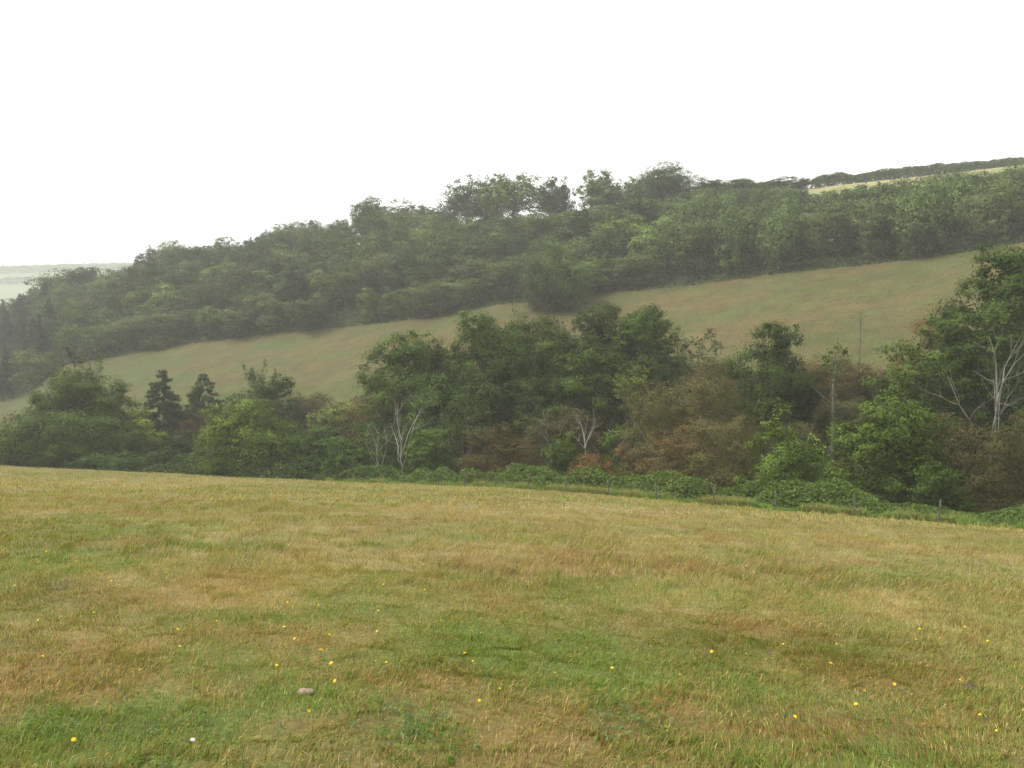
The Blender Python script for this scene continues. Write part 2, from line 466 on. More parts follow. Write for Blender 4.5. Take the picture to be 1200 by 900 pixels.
def crown_points(rng, env, lobes_n, lobe_r, sub_n, cover, size, aspect, flat=0.85, bottom=-0.35, topbias=0.0, shell=0.62):
    """env = (rx, ry, rz, zc). returns leaf centres, normals, lobe ids, lobe centres"""
    rx, ry, rz, zc = env
    L = []
    tries = 0
    while len(L) < lobes_n and tries < 4000:
        tries += 1
        v = rng.normal(size=3); v /= np.linalg.norm(v)
        if v[2] < bottom - 0.2: continue
        r = rng.uniform(shell, 0.95) if rng.random() < 0.75 else rng.uniform(0.1, shell)
        R = lobe_r * rng.uniform(0.7, 1.3)
        p = np.array([v[0] * (rx - R * 0.7) * r, v[1] * (ry - R * 0.7) * r, zc + v[2] * (rz - R * 0.6) * r])
        if all(np.linalg.norm((p - q[:3]) / np.array([1, 1, 0.9])) > 0.55 * (R + q[3]) * 0.8 for q in L) or tries > 2500:
            L.append((p[0], p[1], p[2], R))
    L = np.array(L)
    Cs, Ns, Id, Sh = [], [], [], []
    for k, (x, y, z, R) in enumerate(L):
        nleaf = max(20, int(cover * 4 * math.pi * R * R * 0.62 / (size * size * 0.5 * aspect)))
        D = unit(rng.normal(size=(sub_n, 3)))
        D = D[D[:, 2] > bottom - 0.3]
        if len(D) == 0: continue
        sub_s = R * rng.uniform(0.12, 0.25, len(D))
        sub_c = np.array([x, y, z]) + D * (R * rng.uniform(0.72, 1.06, (len(D), 1))) * np.array([1, 1, flat])
        pick = rng.integers(0, len(D), nleaf)
        off = rng.normal(size=(nleaf, 3)) * sub_s[pick][:, None] * np.array([1, 1, 0.62])
        P = sub_c[pick] + off
        Nn = unit(D[pick] * 0.6 + off / np.maximum(sub_s[pick][:, None], 1e-3) * 0.35 + rng.normal(size=(nleaf, 3)) * 0.42 + np.array([0, 0, 0.25]))
        Cs.append(P); Ns.append(Nn); Id.append(k * 1000 + pick)
        Sh.append(unit(D[pick] * .8 + unit(P - np.array([x, y, z])) * .5 + off / np.maximum(sub_s[pick][:, None], 1e-3) * .35))
    C, N = np.concatenate(Cs), np.concatenate(Ns)
    N = unit(N + 0.55 * unit((C - np.array([0, 0, zc - 0.3 * rz])) / np.array([rx, ry, rz])))
    S = unit(np.concatenate(Sh) + 0.55 * unit((C - np.array([0, 0, zc - 0.3 * rz])) / np.array([rx, ry, rz])))
    N = np.where((N * S).sum(1, keepdims=True) < 0, -N, N)
    return C, N, np.concatenate(Id), L, S

def tints(rng, ids, base, var=0.18, alt=None, altw=0.25, H=None):
    """per clump and per leaf variation of the leaf's own colour"""
    u, inv = np.unique(ids, return_inverse=True)
    cl = np.clip(rng.normal(1, var, len(u)), 0.55, 1.6)[inv]
    lf = np.clip(rng.normal(1, 0.20, len(ids)), 0.45, 1.7)
    c = np.array(base)[None, :] * (cl * lf)[:, None]
    if alt is not None:
        a = (rng.random(len(u))[inv] < altw) * rng.uniform(0.3, 1.0, len(ids))
        c = c * (1 - a[:, None]) + np.array(alt)[None, :] * a[:, None]
    return np.repeat(c, 4, axis=0)

def tube_path(pts, rad, sides=6):
    pts = np.array(pts, float); rad = np.array(rad, float)
    n = len(pts)
    T = np.gradient(pts, axis=0); T = unit(T)
    ref = np.array([0.3, 0.9, 0.1])
    V = []
    for i in range(n):
        a = np.cross(T[i], ref)
        if np.linalg.norm(a) < 1e-3: a = np.cross(T[i], np.array([1, 0, 0]))
        a /= np.linalg.norm(a); b = np.cross(T[i], a)
        for k in range(sides):
            th = 2 * math.pi * k / sides
            V.append(pts[i] + rad[i] * (math.cos(th) * a + math.sin(th) * b))
    Qs = []
    for i in range(n - 1):
        for k in range(sides):
            k2 = (k + 1) % sides
            Qs.append((i * sides + k, i * sides + k2, (i + 1) * sides + k2, (i + 1) * sides + k))
    return np.array(V), np.array(Qs)

class Tubes:
    def __init__(s): s.V = []; s.Q = []; s.n = 0
    def add(s, pts, rad, sides=6):
        V, Qs = tube_path(pts, rad, sides)
        s.V.append(V); s.Q.append(Qs + s.n); s.n += len(V)
    def mesh(s, name, mat):
        return raw_mesh(name, np.concatenate(s.V), np.concatenate(s.Q), mat, smooth=True)

def wood_skeleton(rng, L, zc, h, r0, lean=0.0, stems=1, mat=None, name="trunk"):
    T = Tubes()
    mat = mat or M_BARK
    for s in range(stems):
        bx, by = (0, 0) if stems == 1 else tuple(rng.normal(size=2) * 0.25)
        topx, topy = rng.normal(size=2) * 0.06 * h + (lean * h, 0)
        tz = zc + 0.15 * (h - zc)
        k = 7
        tt = np.linspace(0, 1, k)
        P = np.stack([bx + (topx - bx) * tt ** 1.3 + rng.normal(size=k) * 0.02 * h * tt, by + (topy - by) * tt + rng.normal(size=k) * 0.02 * h * tt, -0.6 + (tz + 0.6) * tt], 1)
        rr = r0 / math.sqrt(stems)
        T.add(P, rr * (1.25 - 0.9 * tt) + (tt < 0.05) * rr * 0.35, 8)
        for q in L[s::stems]:
            f = rng.uniform(0.3, 0.85)
            a = P[0] * (1 - f) + P[-1] * f
            i = min(int(f * (k - 1)), k - 2); a = P[i] * (1 - (f * (k - 1) - i)) + P[i + 1] * (f * (k - 1) - i)
            b = q[:3]
            m = (a + b) / 2 + np.array([0, 0, -0.10 * np.linalg.norm(b - a)]) + rng.normal(size=3) * 0.05 * np.linalg.norm(b - a)
            m1 = a * 0.6 + m * 0.4 + rng.normal(size=3) * 0.02; m2 = (m + b) / 2
            ra = rr * 0.42
            T.add([a, m1, m, m2, b], [ra, ra * 0.8, ra * 0.6, ra * 0.4, ra * 0.15], 5)
    return T.mesh(name, mat)

def make_crown(rng, w, h, z0, leaf, base, alt, altw, style):
    """w width, h top height, z0 crown bottom"""
    rx = w / 2; zc = z0 + (h - z0) * 0.46; rz = (h - z0) * 0.54
    st = dict(
        broad=dict(lobes_n=int(22 + rx * 2), lobe_r=max(0.34 * rx, 0.5), sub_n=30, cover=1.7, aspect=0.62, bottom=-0.5),
        loose=dict(lobes_n=int(14 + rx * 2), lobe_r=max(0.23 * rx, 0.4), sub_n=16, cover=0.85, aspect=0.55, bottom=-0.5, shell=0.35),
        lacy=dict(lobes_n=30, lobe_r=0.29 * rx, sub_n=16, cover=0.95, aspect=0.6, bottom=-0.6, flat=0.8, shell=0.45),
        bush=dict(lobes_n=int(16 + rx * 3), lobe_r=max(0.32 * rx, 0.35), sub_n=34, cover=1.35, aspect=0.6, bottom=-0.9),
        twiggy=dict(lobes_n=int(16 + rx * 4), lobe_r=max(0.27 * rx, 0.3), sub_n=60, cover=1.5, aspect=0.5, bottom=-0.8, shell=0.4),
        layered=dict(lobes_n=int(26 + rx * 3), lobe_r=max(0.29 * rx, 0.5), sub_n=24, cover=1.5, aspect=0.6, bottom=-0.7, flat=0.6, shell=0.5),
        dome=dict(lobes_n=15, lobe_r=0.40 * rx, sub_n=30, cover=1.25, aspect=0.65, bottom=-0.7, flat=0.85, shell=0.6),
    )[style]
    return crown_points(rng, (rx, rx * 0.9, rz, zc), size=leaf, **st), zc

def conifer_points(rng, w, h, leaf):
    C, N, I, L = [], [], [], []
    tiers = int(h / 0.55)
    for t in range(tiers):
        f = t / tiers
        z = 0.5 + (h - 0.5) * f
        R = (w / 2) * (1 - f) ** 0.85 * rng.uniform(0.85, 1.12) + 0.15
        nb = max(4, int(9 * (1 - f) + 4))
        for b in range(nb):
            th = rng.uniform(0, 2 * math.pi); rr = R * rng.uniform(0.8, 1.1)
            n = max(10, int(rr * 120 * (0.28 / leaf) ** 1.5))
            s = rng.uniform(0.15, 1, n) ** 0.7
            P = np.stack([np.cos(th) * rr * s, np.sin(th) * rr * s, z - 0.28 * rr * s ** 1.5 + 0.10 * rr * (s > .85)], 1) + rng.normal(size=(n, 3)) * 0.13
            C.append(P); N.append(unit(rng.normal(size=(n, 3)) * 0.5 + np.array([np.cos(th) * .5, np.sin(th) * .5, 0.7]))); I.append(np.full(n, t * 100 + b))
    # leader
    return np.concatenate(C), np.concatenate(N), np.concatenate(I), np.array([[0, 0, h * 0.9, 0.2]])

def tree_meshes(seed, w, h, z0, leaf, base, alt, altw, style, trunk_r, stems=1, twig=False, spikes=0, bark=None):
    rng = np.random.default_rng(seed)
    if style == 'conifer':
        C, N, I, L = conifer_points(rng, w, h, leaf); zc = h * 0.5; asp = 0.35
        L = np.zeros((0, 4)); S = unit(C * np.array([1, 1, 0]) + np.array([0, 0, .6]) + N * .6); N = np.where((N * S).sum(1, keepdims=True) < 0, -N, N)
    else:
        (C, N, I, L, S), zc = make_crown(rng, w, h, z0, leaf, base, alt, altw, style)
        asp = 0.5 if style == 'twiggy' else 0.6
        if style == 'twiggy': leaf *= .72
    for k in range(spikes):                                   # upright leafy shoots breaking the outline
        th = rng.uniform(0, 2 * math.pi); r = rng.uniform(0.0, 0.62) * w / 2
        top = h * rng.uniform(0.93, 1.08) * (1 - 0.28 * (r / (w / 2)) ** 2)
        n = int(90 * (0.25 / leaf))
        s = rng.random(n)
        len_ = h * rng.uniform(0.16, 0.26)
        lx, ly = rng.normal(size=2) * 0.35
        P = np.stack([r * math.cos(th) + lx * len_ * s, r * math.sin(th) + ly * len_ * s, top - len_ + len_ * s], 1) + rng.normal(size=(n, 3)) * (0.09 + 0.22 * (1 - s))[:, None]
        nn = unit(rng.normal(size=(n, 3)) + np.array([0, 0, .5])); S = np.concatenate([S, nn])
        C = np.concatenate([C, P]); N = np.concatenate([N, nn]); I = np.concatenate([I, np.full(n, 900000 + k)])
        L = np.concatenate([L, [[P[n // 2][0], P[n // 2][1], top - 0.2, 0.2]]]) if len(L) else L
    zt, zb_ = np.percentile(C[:, 2], 98.3), np.percentile(C[:, 2], 1.0)
    bot = max(z0, .15) if style != 'conifer' else .4
    C[:, 2] = bot + (C[:, 2] - zb_) * (h - bot) / (zt - zb_)
    if len(L): L[:, 2] = bot + (L[:, 2] - zb_) * (h - bot) / (zt - zb_)
    cx0, cx1 = np.percentile(C[:, 0], 2.5), np.percentile(C[:, 0], 97.5)
    f = w / (cx1 - cx0); C[:, 0] = (C[:, 0] - (cx0 + cx1) / 2) * f
    if len(L): L[:, 0] = (L[:, 0] - (cx0 + cx1) / 2) * f
    V, Qd = leaf_quads(C, N, leaf, asp, rng)
    col = tints(rng, I, base, 0.16 if style == 'twiggy' else 0.30, alt, altw)
    crown = raw_mesh("crown", V, Qd, M_TWIG if twig else M_LEAF, col, vn=soft_normals(N, S))
    trunk = wood_skeleton(rng, L if len(L) else np.array([[0, 0, h * 0.8, .2]]), zc, h, trunk_r, stems=stems, mat=bark)
    return crown, trunk

def plant_tree(name, px, top, wpx, Y, style, base, alt, altw, label, cat, seed, low=0.0, leaf=None, spikes=0, twig=False, stems=1, trunk_r=None, group=None, bark=None, child='crown'):
    """a tree standing at real distance Y whose real height comes from how tall it looks"""
    x, _, _ = to_world(px, top, Y)
    zt = py_to_z(top, Y); zb = hz(x, Y)
    h = zt - zb; w = wpx / F * Y * 1.06
    lf = leaf or max(0.10, Y * 0.0027)
    e = empty(name, (x, Y, zb - 0.05), label, cat, group, rz=0)
    cr, tr = tree_meshes(seed, w, h, low * h, lf, base, alt, altw, style, trunk_r or max(0.07, 0.022 * h), stems, twig, spikes, bark)
    c = link(child, cr, e); t = link('trunk' if stems == 1 else 'stems', tr, e)
    return e

G_DARK = (0.046, 0.076, 0.016); G_MID = (0.074, 0.116, 0.021); G_BRIGHT = (0.120, 0.185, 0.025); G_YEL = (0.17, 0.210, 0.033)
G_CON = (0.040, 0.066, 0.022); G_GREY = (0.115, 0.145, 0.052); G_OLIVE = (0.100, 0.112, 0.031)
B_BROWN = (0.100, 0.083, 0.034); B_RED = (0.155, 0.085, 0.034); B_OLIVE = (0.102, 0.100, 0.034); B_PALE = (0.186, 0.185, 0.085)
G_DEEP = (0.045, 0.082, 0.018)

# ------------------------------------------------------------------ trees and shrubs of the valley floor
T = plant_tree
#  name px top w Y style base alt altw label cat seed ...
T('bush', 4, 505, 60, 100, 'bush', G_OLIVE, G_MID, .3, "olive green bush cut by the left edge of the view", 'bush', 1)
T('ash_tree', 95, 440, 98, 104, 'layered', G_MID, G_BRIGHT, .35, "ragged green tree with upright leafy shoots at the left end of the hedge", 'tree', 2, low=.1, spikes=14)
T('bush', 84, 484, 138, 101, 'bush', G_MID, G_DARK, .4, "wide green bush spreading round the foot of the ragged tree at left", 'bush', 65)
T('bush', 40, 522, 70, 101, 'bush', G_DARK, G_MID, .3, "dark low bush under the left side of the ragged tree", 'bush', 3)
T('bush', 168, 482, 50, 103, 'bush', G_YEL, G_BRIGHT, .4, "yellow-green bush just right of the ragged tree", 'bush', 4)
T('conifer_tree', 193, 446, 66, 124, 'conifer', G_CON, None, 0, "pointed dark conifer, left of the pair in front of the hillside", 'conifer', 5)
T('conifer_tree', 238, 448, 64, 128, 'conifer', G_CON, G_DARK, .2, "rounder dark conifer, right of the pair in front of the hillside", 'conifer', 6)
T('tree', 300, 432, 56, 124, 'loose', G_DARK, G_DEEP, .25, "loose ragged tree rising behind the dense round bush", 'tree', 7, low=.2, spikes=4)
T('tree', 324, 444, 44, 118, 'broad', G_DARK, G_MID, .2, "narrow dark tree touching the right of the loose ragged tree", 'tree', 8, low=.1)
T('bush', 294, 476, 100, 90, 'bush', (0.165, 0.24, 0.036), G_MID, .3, "dense round green bush standing out of the hedge on the left", 'bush', 9, trunk_r=.15)
T('bush', 213, 510, 60, 98, 'bush', G_DEEP, G_DARK, .3, "low mound of scrub between the yellow-green bush and the round bush", 'bush', 10)
T('bush', 130, 530, 80, 97, 'bush', G_DEEP, G_DARK, .4, "deep green low bush below the ragged tree", 'bush', 11)
T('bush', 376, 505, 70, 88, 'bush', G_DEEP, G_DARK, .25, "dark flat-topped bush right of the dense round bush", 'bush', 12)
T('bush', 424, 512, 70, 82, 'bush', G_DARK, G_MID, .25, "dark spreading bush at the left end of the wire fence", 'bush', 13)
T('bush', 232, 530, 50, 93, 'bush', G_DEEP, G_DARK, .3, "green bramble bush at the foot of the hedge left of the round bush", 'bush', 14)
T('bush', 398, 472, 56, 112, 'bush', G_OLIVE, G_BRIGHT, .35, "light olive bush behind the dark flat-topped bush", 'bush', 15)
T('bush', 360, 462, 50, 122, 'twiggy', B_BROWN, G_OLIVE, .35, "brown leaved bush at the bottom of the hillside meadow on the left", 'bush', 16, twig=True)
T('bush', 440, 456, 56, 104, 'twiggy', B_RED, G_OLIVE, .3, "rusty brown bush left of the tall tree clump", 'bush', 17, twig=True)
T('bush', 232, 484, 44, 112, 'twiggy', B_BROWN, B_RED, .3, "small brown bush between the two conifers and the round bush", 'bush', 18, twig=True)
# tall clump in the centre
T('tree', 478, 397, 92, 90, 'broad', G_MID, G_DARK, .35, "leftmost tree of the tall clump in the middle, with a rounded top", 'tree', 20, low=.15)
T('tree', 521, 412, 62, 93, 'broad', G_DARK, G_MID, .3, "second tree from the left of the tall clump, lower than its neighbours", 'tree', 21, low=.1)
T('tree', 568, 374, 86, 91, 'broad', G_DARK, G_MID, .35, "tall pointed tree at the highest place of the clump's left half", 'tree', 22, low=.08)
T('tree', 603, 384, 64, 95, 'broad', G_DARK, G_MID, .3, "slim dark tree between the pointed tree and the middle of the clump", 'tree', 23, low=.1, spikes=2)
T('tree', 640, 381, 104, 92, 'broad', G_MID, G_GREY, .25, "broad grey-green tree in the middle of the tall clump", 'tree', 24, low=.12)
T('tree', 664, 372, 52, 96, 'loose', B_PALE, G_GREY, .35, "thin pale willow with dying twigs behind the middle of the clump", 'tree', 25, low=.35, twig=True, bark=M_DEAD)
T('tree', 712, 364, 74, 90, 'broad', G_DARK, G_MID, .3, "tall dark tree with a flat crown on the right of the clump", 'tree', 26, low=.25)
T('tree', 757, 366, 72, 88, 'broad', G_DARK, G_MID, .35, "rightmost tall tree of the clump, leaning out over the meadow behind", 'tree', 27, low=.3)
T('tree', 740, 400, 60, 92, 'broad', G_DARK, G_MID, .3, "lower dark tree filling below the two flat-crowned trees", 'tree', 28, low=.05)
T('tree', 683, 416, 88, 84, 'layered', G_MID, G_DARK, .35, "lower spreading tree standing in front of the clump on its right", 'tree', 29, low=.08)
T('tree', 596, 420, 92, 84, 'broad', G_DARK, G_MID, .4, "dark rounded tree standing in front of the middle of the clump", 'tree', 30, low=.08)
T('tree', 520, 440, 76, 85, 'broad', G_DARK, G_DEEP, .3, "dark tree low in the front left of the clump", 'tree', 31, low=.05)
T('tree', 640, 448, 60, 82, 'broad', G_DARK, G_DEEP, .4, "small dark tree at the front foot of the clump", 'tree', 32, low=.05)
T('tree', 547, 471, 56, 72, 'loose', G_GREY, G_MID, .25, "young grey-green tree standing alone before the dark clump", 'tree', 33, low=.05, spikes=3)
T('bush', 504, 504, 50, 76, 'bush', G_MID, G_BRIGHT, .3, "green bush left of the young grey-green tree", 'bush', 34)
T('bush', 590, 504, 80, 71, 'twiggy', B_OLIVE, B_RED, .6, "rust and olive bush right of the young grey-green tree", 'bush', 35, twig=True)
T('bush', 632, 486, 52, 78, 'twiggy', B_OLIVE, B_PALE, .3, "olive-brown bush at the foot of the dark clump", 'bush', 36, twig=True)
T('bush', 676, 482, 66, 80, 'twiggy', B_BROWN, B_PALE, .35, "brown bush between the fallen pale branches and the dark clump", 'bush', 37, twig=True)
T('bush', 705, 528, 66, 58, 'twiggy', B_RED, B_BROWN, .35, "small low rust-red bush just above the fence posts", 'bush', 38, twig=True)
T('bush', 668, 516, 60, 64, 'bush', G_MID, G_BRIGHT, .35, "green bush left of the small low rust-red bush", 'bush', 39)
T('bush', 735, 505, 56, 66, 'bush', G_BRIGHT, G_GREY, .4, "bright green bush behind the small low rust-red bush", 'bush', 40)
T('willow_tree', 748, 434, 66, 78, 'loose', G_YEL, B_PALE, .45, "pale yellow-green willow right of the dark clump", 'tree', 41, low=.1)
T('willow_tree', 808, 392, 70, 96, 'loose', G_GREY, B_PALE, .5, "thin grey willow in front of the brown hillside", 'tree', 42, low=.15, twig=True)
T('willow_tree', 845, 418, 60, 90, 'twiggy', B_OLIVE, B_PALE, .3, "olive twiggy willow between the grey willow and the dark tree", 'tree', 43, low=.1, twig=True)
T('bush', 757, 487, 54, 62, 'twiggy', B_BROWN, G_OLIVE, .3, "brown bush on the left shoulder of the large brown thicket", 'bush', 44, twig=True)
T('bush', 828, 446, 128, 60, 'twiggy', B_BROWN, G_OLIVE, .35, "large rounded brown thicket right of the middle", 'bush', 45, twig=True, stems=3)
T('bush', 850, 500, 80, 52, 'twiggy', B_OLIVE, B_BROWN, .35, "olive-brown bush in front of the large brown thicket", 'bush', 46, twig=True)
T('bush', 795, 505, 70, 54, 'twiggy', B_BROWN, B_RED, .3, "brown bush at the left foot of the large brown thicket", 'bush', 47, twig=True)
T('tree', 908, 386, 92, 72, 'broad', G_DARK, G_MID, .35, "tall dark conical tree right of the large brown thicket", 'tree', 48, low=.08)
T('bush', 908, 470, 76, 54, 'loose', G_BRIGHT, G_YEL, .4, "bright yellow-green bush in front of the dark conical tree", 'bush', 49, spikes=3, leaf=.2)
T('bush', 915, 520, 80, 49, 'bush', G_MID, G_BRIGHT, .3, "green bush below the bright yellow-green bush", 'bush', 50)
T('bush', 965, 505, 62, 50, 'loose', G_BRIGHT, G_MID, .35, "light green bush left of the dense leafy bush", 'bush', 51, spikes=2)
T('bush', 985, 420, 80, 83, 'twiggy', B_OLIVE, B_RED, .45, "reddish brown bush high up behind the ivy-topped dead trunk", 'bush', 52, twig=True)
T('bush', 1035, 440, 90, 84, 'twiggy', B_OLIVE, B_RED, .35, "olive and brown bush beside the thin dead pole", 'bush', 53, twig=True)
T('bush', 1000, 470, 90, 74, 'twiggy', B_OLIVE, G_GREY, .35, "greyish olive bush under the ivy-topped dead trunk", 'bush', 54, twig=True)
T('bush', 1048, 472, 112, 46, 'bush', G_MID, G_BRIGHT, .5, "dense leafy bright green bush below the big dark tree", 'bush', 55, leaf=.17)
T('bush', 1095, 376, 66, 80, 'twiggy', B_RED, G_OLIVE, .3, "rusty bush on the hillside at the left shoulder of the big dark tree", 'bush', 56, twig=True)
T('tree', 1196, 300, 132, 64, 'broad', G_DARK, G_MID, .35, "big dark green tree at the right edge, with tiered leafy boughs", 'tree', 57, low=.1, leaf=.22)
T('tree', 1132, 366, 96, 61, 'layered', G_DARK, G_BRIGHT, .25, "lower left neighbour of the big dark tree, its boughs flecked bright green", 'tree', 58, low=.1, leaf=.21)
T('tree', 1078, 408, 76, 59, 'layered', G_MID, G_BRIGHT, .2, "leafy tree stepping down left of the big dark tree", 'tree', 59, low=.1, leaf=.2)
T('tree', 1168, 392, 124, 62, 'broad', G_DEEP, G_DARK, .4, "very dark dense tree directly behind the white dead tree", 'tree', 60, low=.0, leaf=.2)
T('bush', 1166, 490, 112, 44, 'twiggy', B_BROWN, G_OLIVE, .35, "rounded brown bush at the right edge in front of the white dead tree", 'bush', 61, twig=True, leaf=.14, stems=3)
T('bush', 1100, 545, 60, 42, 'bush', G_DARK, G_MID, .3, "low dark bush between the dense leafy bush and the brown bush", 'bush', 62)
T('bush', 1240, 480, 90, 47, 'bush', G_DARK, G_MID, .3, "dark bush just outside the right edge of the view", 'bush', 63)

# ------------------------------------------------------------------ dead trees
def dead_tree(name, px, top, Y, spread, label, seed, mat, lean=0.0, r0=0.16, levels=3, base_fork=0.35, ivy=0.0, nb=5, zdrop=0.0):
    rng = np.random.default_rng(seed)
    x, _, _ = to_world(px, top, Y); zb = hz(x, Y); h = py_to_z(top, Y) - zb
    e = empty(name, (x, Y, zb - 0.1), label, 'dead tree')
    Tt = Tubes(); Lb = Tubes()
    k = 7; tt = np.linspace(0, 1, k)
    P = np.stack([lean * h * tt ** 1.4 + rng.normal(size=k) * .015 * h * tt, rng.normal(size=k) * .015 * h * tt, -0.4 + (h * base_fork + 0.4) * tt], 1)
    Tt.add(P, r0 * (1.2 - 0.5 * tt), 8)
    def grow(p, d, ln, r, lv):
        n = 6; pts = [p]; dd = d.copy()
        for i in range(n):
            dd = dd + rng.normal(size=3) * 0.16 + np.array([0, 0, 0.05]); dd /= np.linalg.norm(dd)
            pts.append(pts[-1] + dd * ln / n)
        pts = np.array(pts); rr = r * np.linspace(1, 0.35, n + 1)
        Lb.add(pts, rr, 6)
        if lv > 0:
            for j in range(3):
                i = rng.integers(2, n)
                v = rng.normal(size=3); v -= v.dot(dd) * dd; v /= np.linalg.norm(v)
                nd = dd * 0.75 + v * 0.7; nd /= np.linalg.norm(nd)
                grow(pts[i], nd, ln * rng.uniform(.4, .65), rr[i] * 0.6, lv - 1)
    rest = h * (1 - base_fork)
    for b in range(nb):
        a = (b + 0.5) / nb * math.pi + rng.normal() * .15
        d = np.array([math.cos(a) * spread, rng.normal() * 0.35, 0.45 + abs(math.sin(a))]); d /= np.linalg.norm(d)
        grow(P[-1 - (b % 2)], d, rest * rng.uniform(.85, 1.1), r0 * rng.uniform(.45, .65), levels - 1)
    link('trunk', Tt.mesh('trunk', mat), e)
    link('branches', Lb.mesh('branches', mat), e)
    if ivy > 0:
        n = 900
        s = rng.random(n)
        base = np.stack([np.interp(s, tt, P[:, 0]), np.interp(s, tt, P[:, 1]), np.interp(s, tt, P[:, 2])], 1)
        Dv = unit(rng.normal(size=(n, 3)))
        C = base + Dv * (ivy * (1.2 - s))[:, None]
        V, Qd = leaf_quads(C, unit(Dv + rng.normal(size=(n, 3)) * .5), 0.2, .8, rng)
        link('ivy', raw_mesh('ivy', V, Qd, M_LEAF, tints(rng, np.arange(n) // 9, G_BRIGHT, .2)), e)
    return e
dead_tree('dead_tree', 1166, 390, 52, 0.42, "white bare dead tree with an ivy-clad trunk in front of the big dark tree", 81, M_DEAD, r0=.088, base_fork=.5, ivy=.4, nb=6)
dead_tree('dead_tree', 1082, 440, 52, 0.9, "thin pale dead branches leaning left through the big dark tree's foot", 82, M_SNAG, lean=-.10, r0=.06, base_fork=.6, nb=2, levels=2)
dead_tree('dead_tree', 474, 472, 77, 0.42, "white bare dead tree left of the young grey-green tree", 83, M_PALE, r0=.055, base_fork=.4, nb=6, lean=-.05)
dead_tree('dead_tree', 456, 490, 76, 0.4, "small grey dead tree leaning left beside the white bare one", 84, M_PALE, r0=.045, base_fork=.4, nb=4, lean=-.15)
dead_tree('dead_tree', 690, 476, 72, 0.7, "bleached broken branches arching over the brown bushes", 85, M_PALE, r0=.06, base_fork=.7, nb=4, lean=-.05, levels=2)
dead_tree('dead_tree', 714, 486, 69, 0.7, "bleached dead tree with a bent limb above the low rust-red bush", 86, M_DEAD, r0=.06, base_fork=.7, nb=3, lean=.12, levels=2)
dead_tree('dead_tree', 578, 492, 74, 0.7, "grey bare sapling at the edge of the rust and olive bush", 87, M_SNAG, r0=.06, base_fork=.5, nb=3, levels=2)
dead_tree('dead_tree', 645, 478, 76, 0.5, "thin pale bare sapling among the olive-brown bushes", 88, M_DEAD, r0=.06, base_fork=.5, nb=3, levels=2)
dead_tree('dead_tree', 1008, 360, 92, 0.15, "thin white dead pole standing before the hillside meadow", 89, M_SNAG, r0=.10, base_fork=.8, nb=2, levels=1)
dead_tree('dead_tree', 943, 486, 56, 0.4, "thin grey bare stem beside the bright yellow-green bush", 91, M_SNAG, r0=.06, base_fork=.6, nb=2, levels=1)

def ivy_trunk():
    rng = np.random.default_rng(90)
    Y = 70.0; x, _, _ = to_world(978, 402, Y); zb = hz(x, Y); h = py_to_z(402, Y) - zb
    e = empty('dead_tree', (x, Y, zb - 0.1), "tall dead trunk with a green tuft on its top and one forked limb", 'dead tree')
    Tt = Tubes(); tt = np.linspace(0, 1, 8)
    P = np.stack([rng.normal(size=8) * .06, rng.normal(size=8) * .06, -.4 + (h - .3) * tt], 1)
    Tt.add(P, .17 * (1.15 - .65 * tt), 8)
    link('trunk', Tt.mesh('trunk', M_DEAD), e)
    Lb = Tubes()
    a = P[4]; Lb.add([a, a + (-1.0, .1, .8), a + (-2.2, .2, 2.0), a + (-3.2, .2, 3.4), a + (-3.7, .1, 4.2)], [.10, .09, .07, .05, .02], 6)
    a = P[5]; Lb.add([a, a + (.35, .1, .6), a + (.5, .1, 1.6), a + (.45, .1, 2.8)], [.09, .07, .05, .02], 6)
    link('branches', Lb.mesh('branches', M_SNAG), e)
    n = 520
    Dv = unit(rng.normal(size=(n, 3)))
    q = rng.integers(0, 7, n); qc = rng.normal(size=(7, 3)) * np.array([.5, .4, .75])
    C = np.array([0.1, 0, h - 1.2]) + qc[q] + Dv * rng.uniform(.1, .5, (n, 1))
    C[300:] = np.stack([rng.normal(size=220) * .16, rng.normal(size=220) * .16, rng.uniform(.5, h - 1, 220)], 1)
    V, Qd = leaf_quads(C, unit(Dv + rng.normal(size=(n, 3)) * .5), 0.24, .7, rng)
    link('ivy', raw_mesh('ivy', V, Qd, M_LEAF, tints(rng, np.arange(n) // 12, G_MID, .2, G_GREY, .3)), e)
ivy_trunk()

# ------------------------------------------------------------------ the wood on the far hillside
def proto(seed, w, h, z0, base, alt, altw, style, leaf=0.42, **kw):
    cr, tr = tree_meshes(seed, w, h, z0, leaf, base, alt, altw, style, 0.28, **kw)
    return cr, tr, w, h
F_DARK = (0.050, 0.078, 0.027); F_MID = (0.078, 0.117, 0.034); F_LITE = (0.120, 0.165, 0.044); F_OLV = (0.090, 0.112, 0.037)
PR = [proto(201, 10.5, 11, 1.2, F_DARK, F_MID, .2, 'dome'),
      proto(202, 11.5, 12, 1.5, F_MID, F_DARK, .2, 'dome'),
      proto(203, 9.5, 10.5, 1.0, F_DARK, F_OLV, .35, 'layered', spikes=3),
      proto(204, 10.0, 10, 0.4, F_OLV, F_MID, .3, 'dome'),
      proto(205, 9.0, 9, 0.4, F_LITE, F_MID, .2, 'dome'),
      proto(206, 12.0, 13, 1.8, F_DARK, F_MID, .2, 'dome'),
      proto(207, 8.5, 8, 0.3, F_MID, F_LITE, .2, 'dome'),
      proto(208, 9.0, 11, 1.5, F_MID, F_OLV, .35, 'loose'),
      proto(209, 5.5, 12.5, 0.5, (0.036, 0.056, 0.033), None, 0, 'conifer'),
      proto(210, 10.0, 12.5, 2.6, F_LITE, F_MID, .3, 'lacy', spikes=0),
      proto(211, 11.0, 12.5, 2.6, F_MID, F_DARK, .3, 'lacy', spikes=0),
      proto(212, 18, 15, .8, F_MID, F_DARK, .25, 'dome', leaf=.45)]
wr = random.Random(5)
N_WOOD = [0]
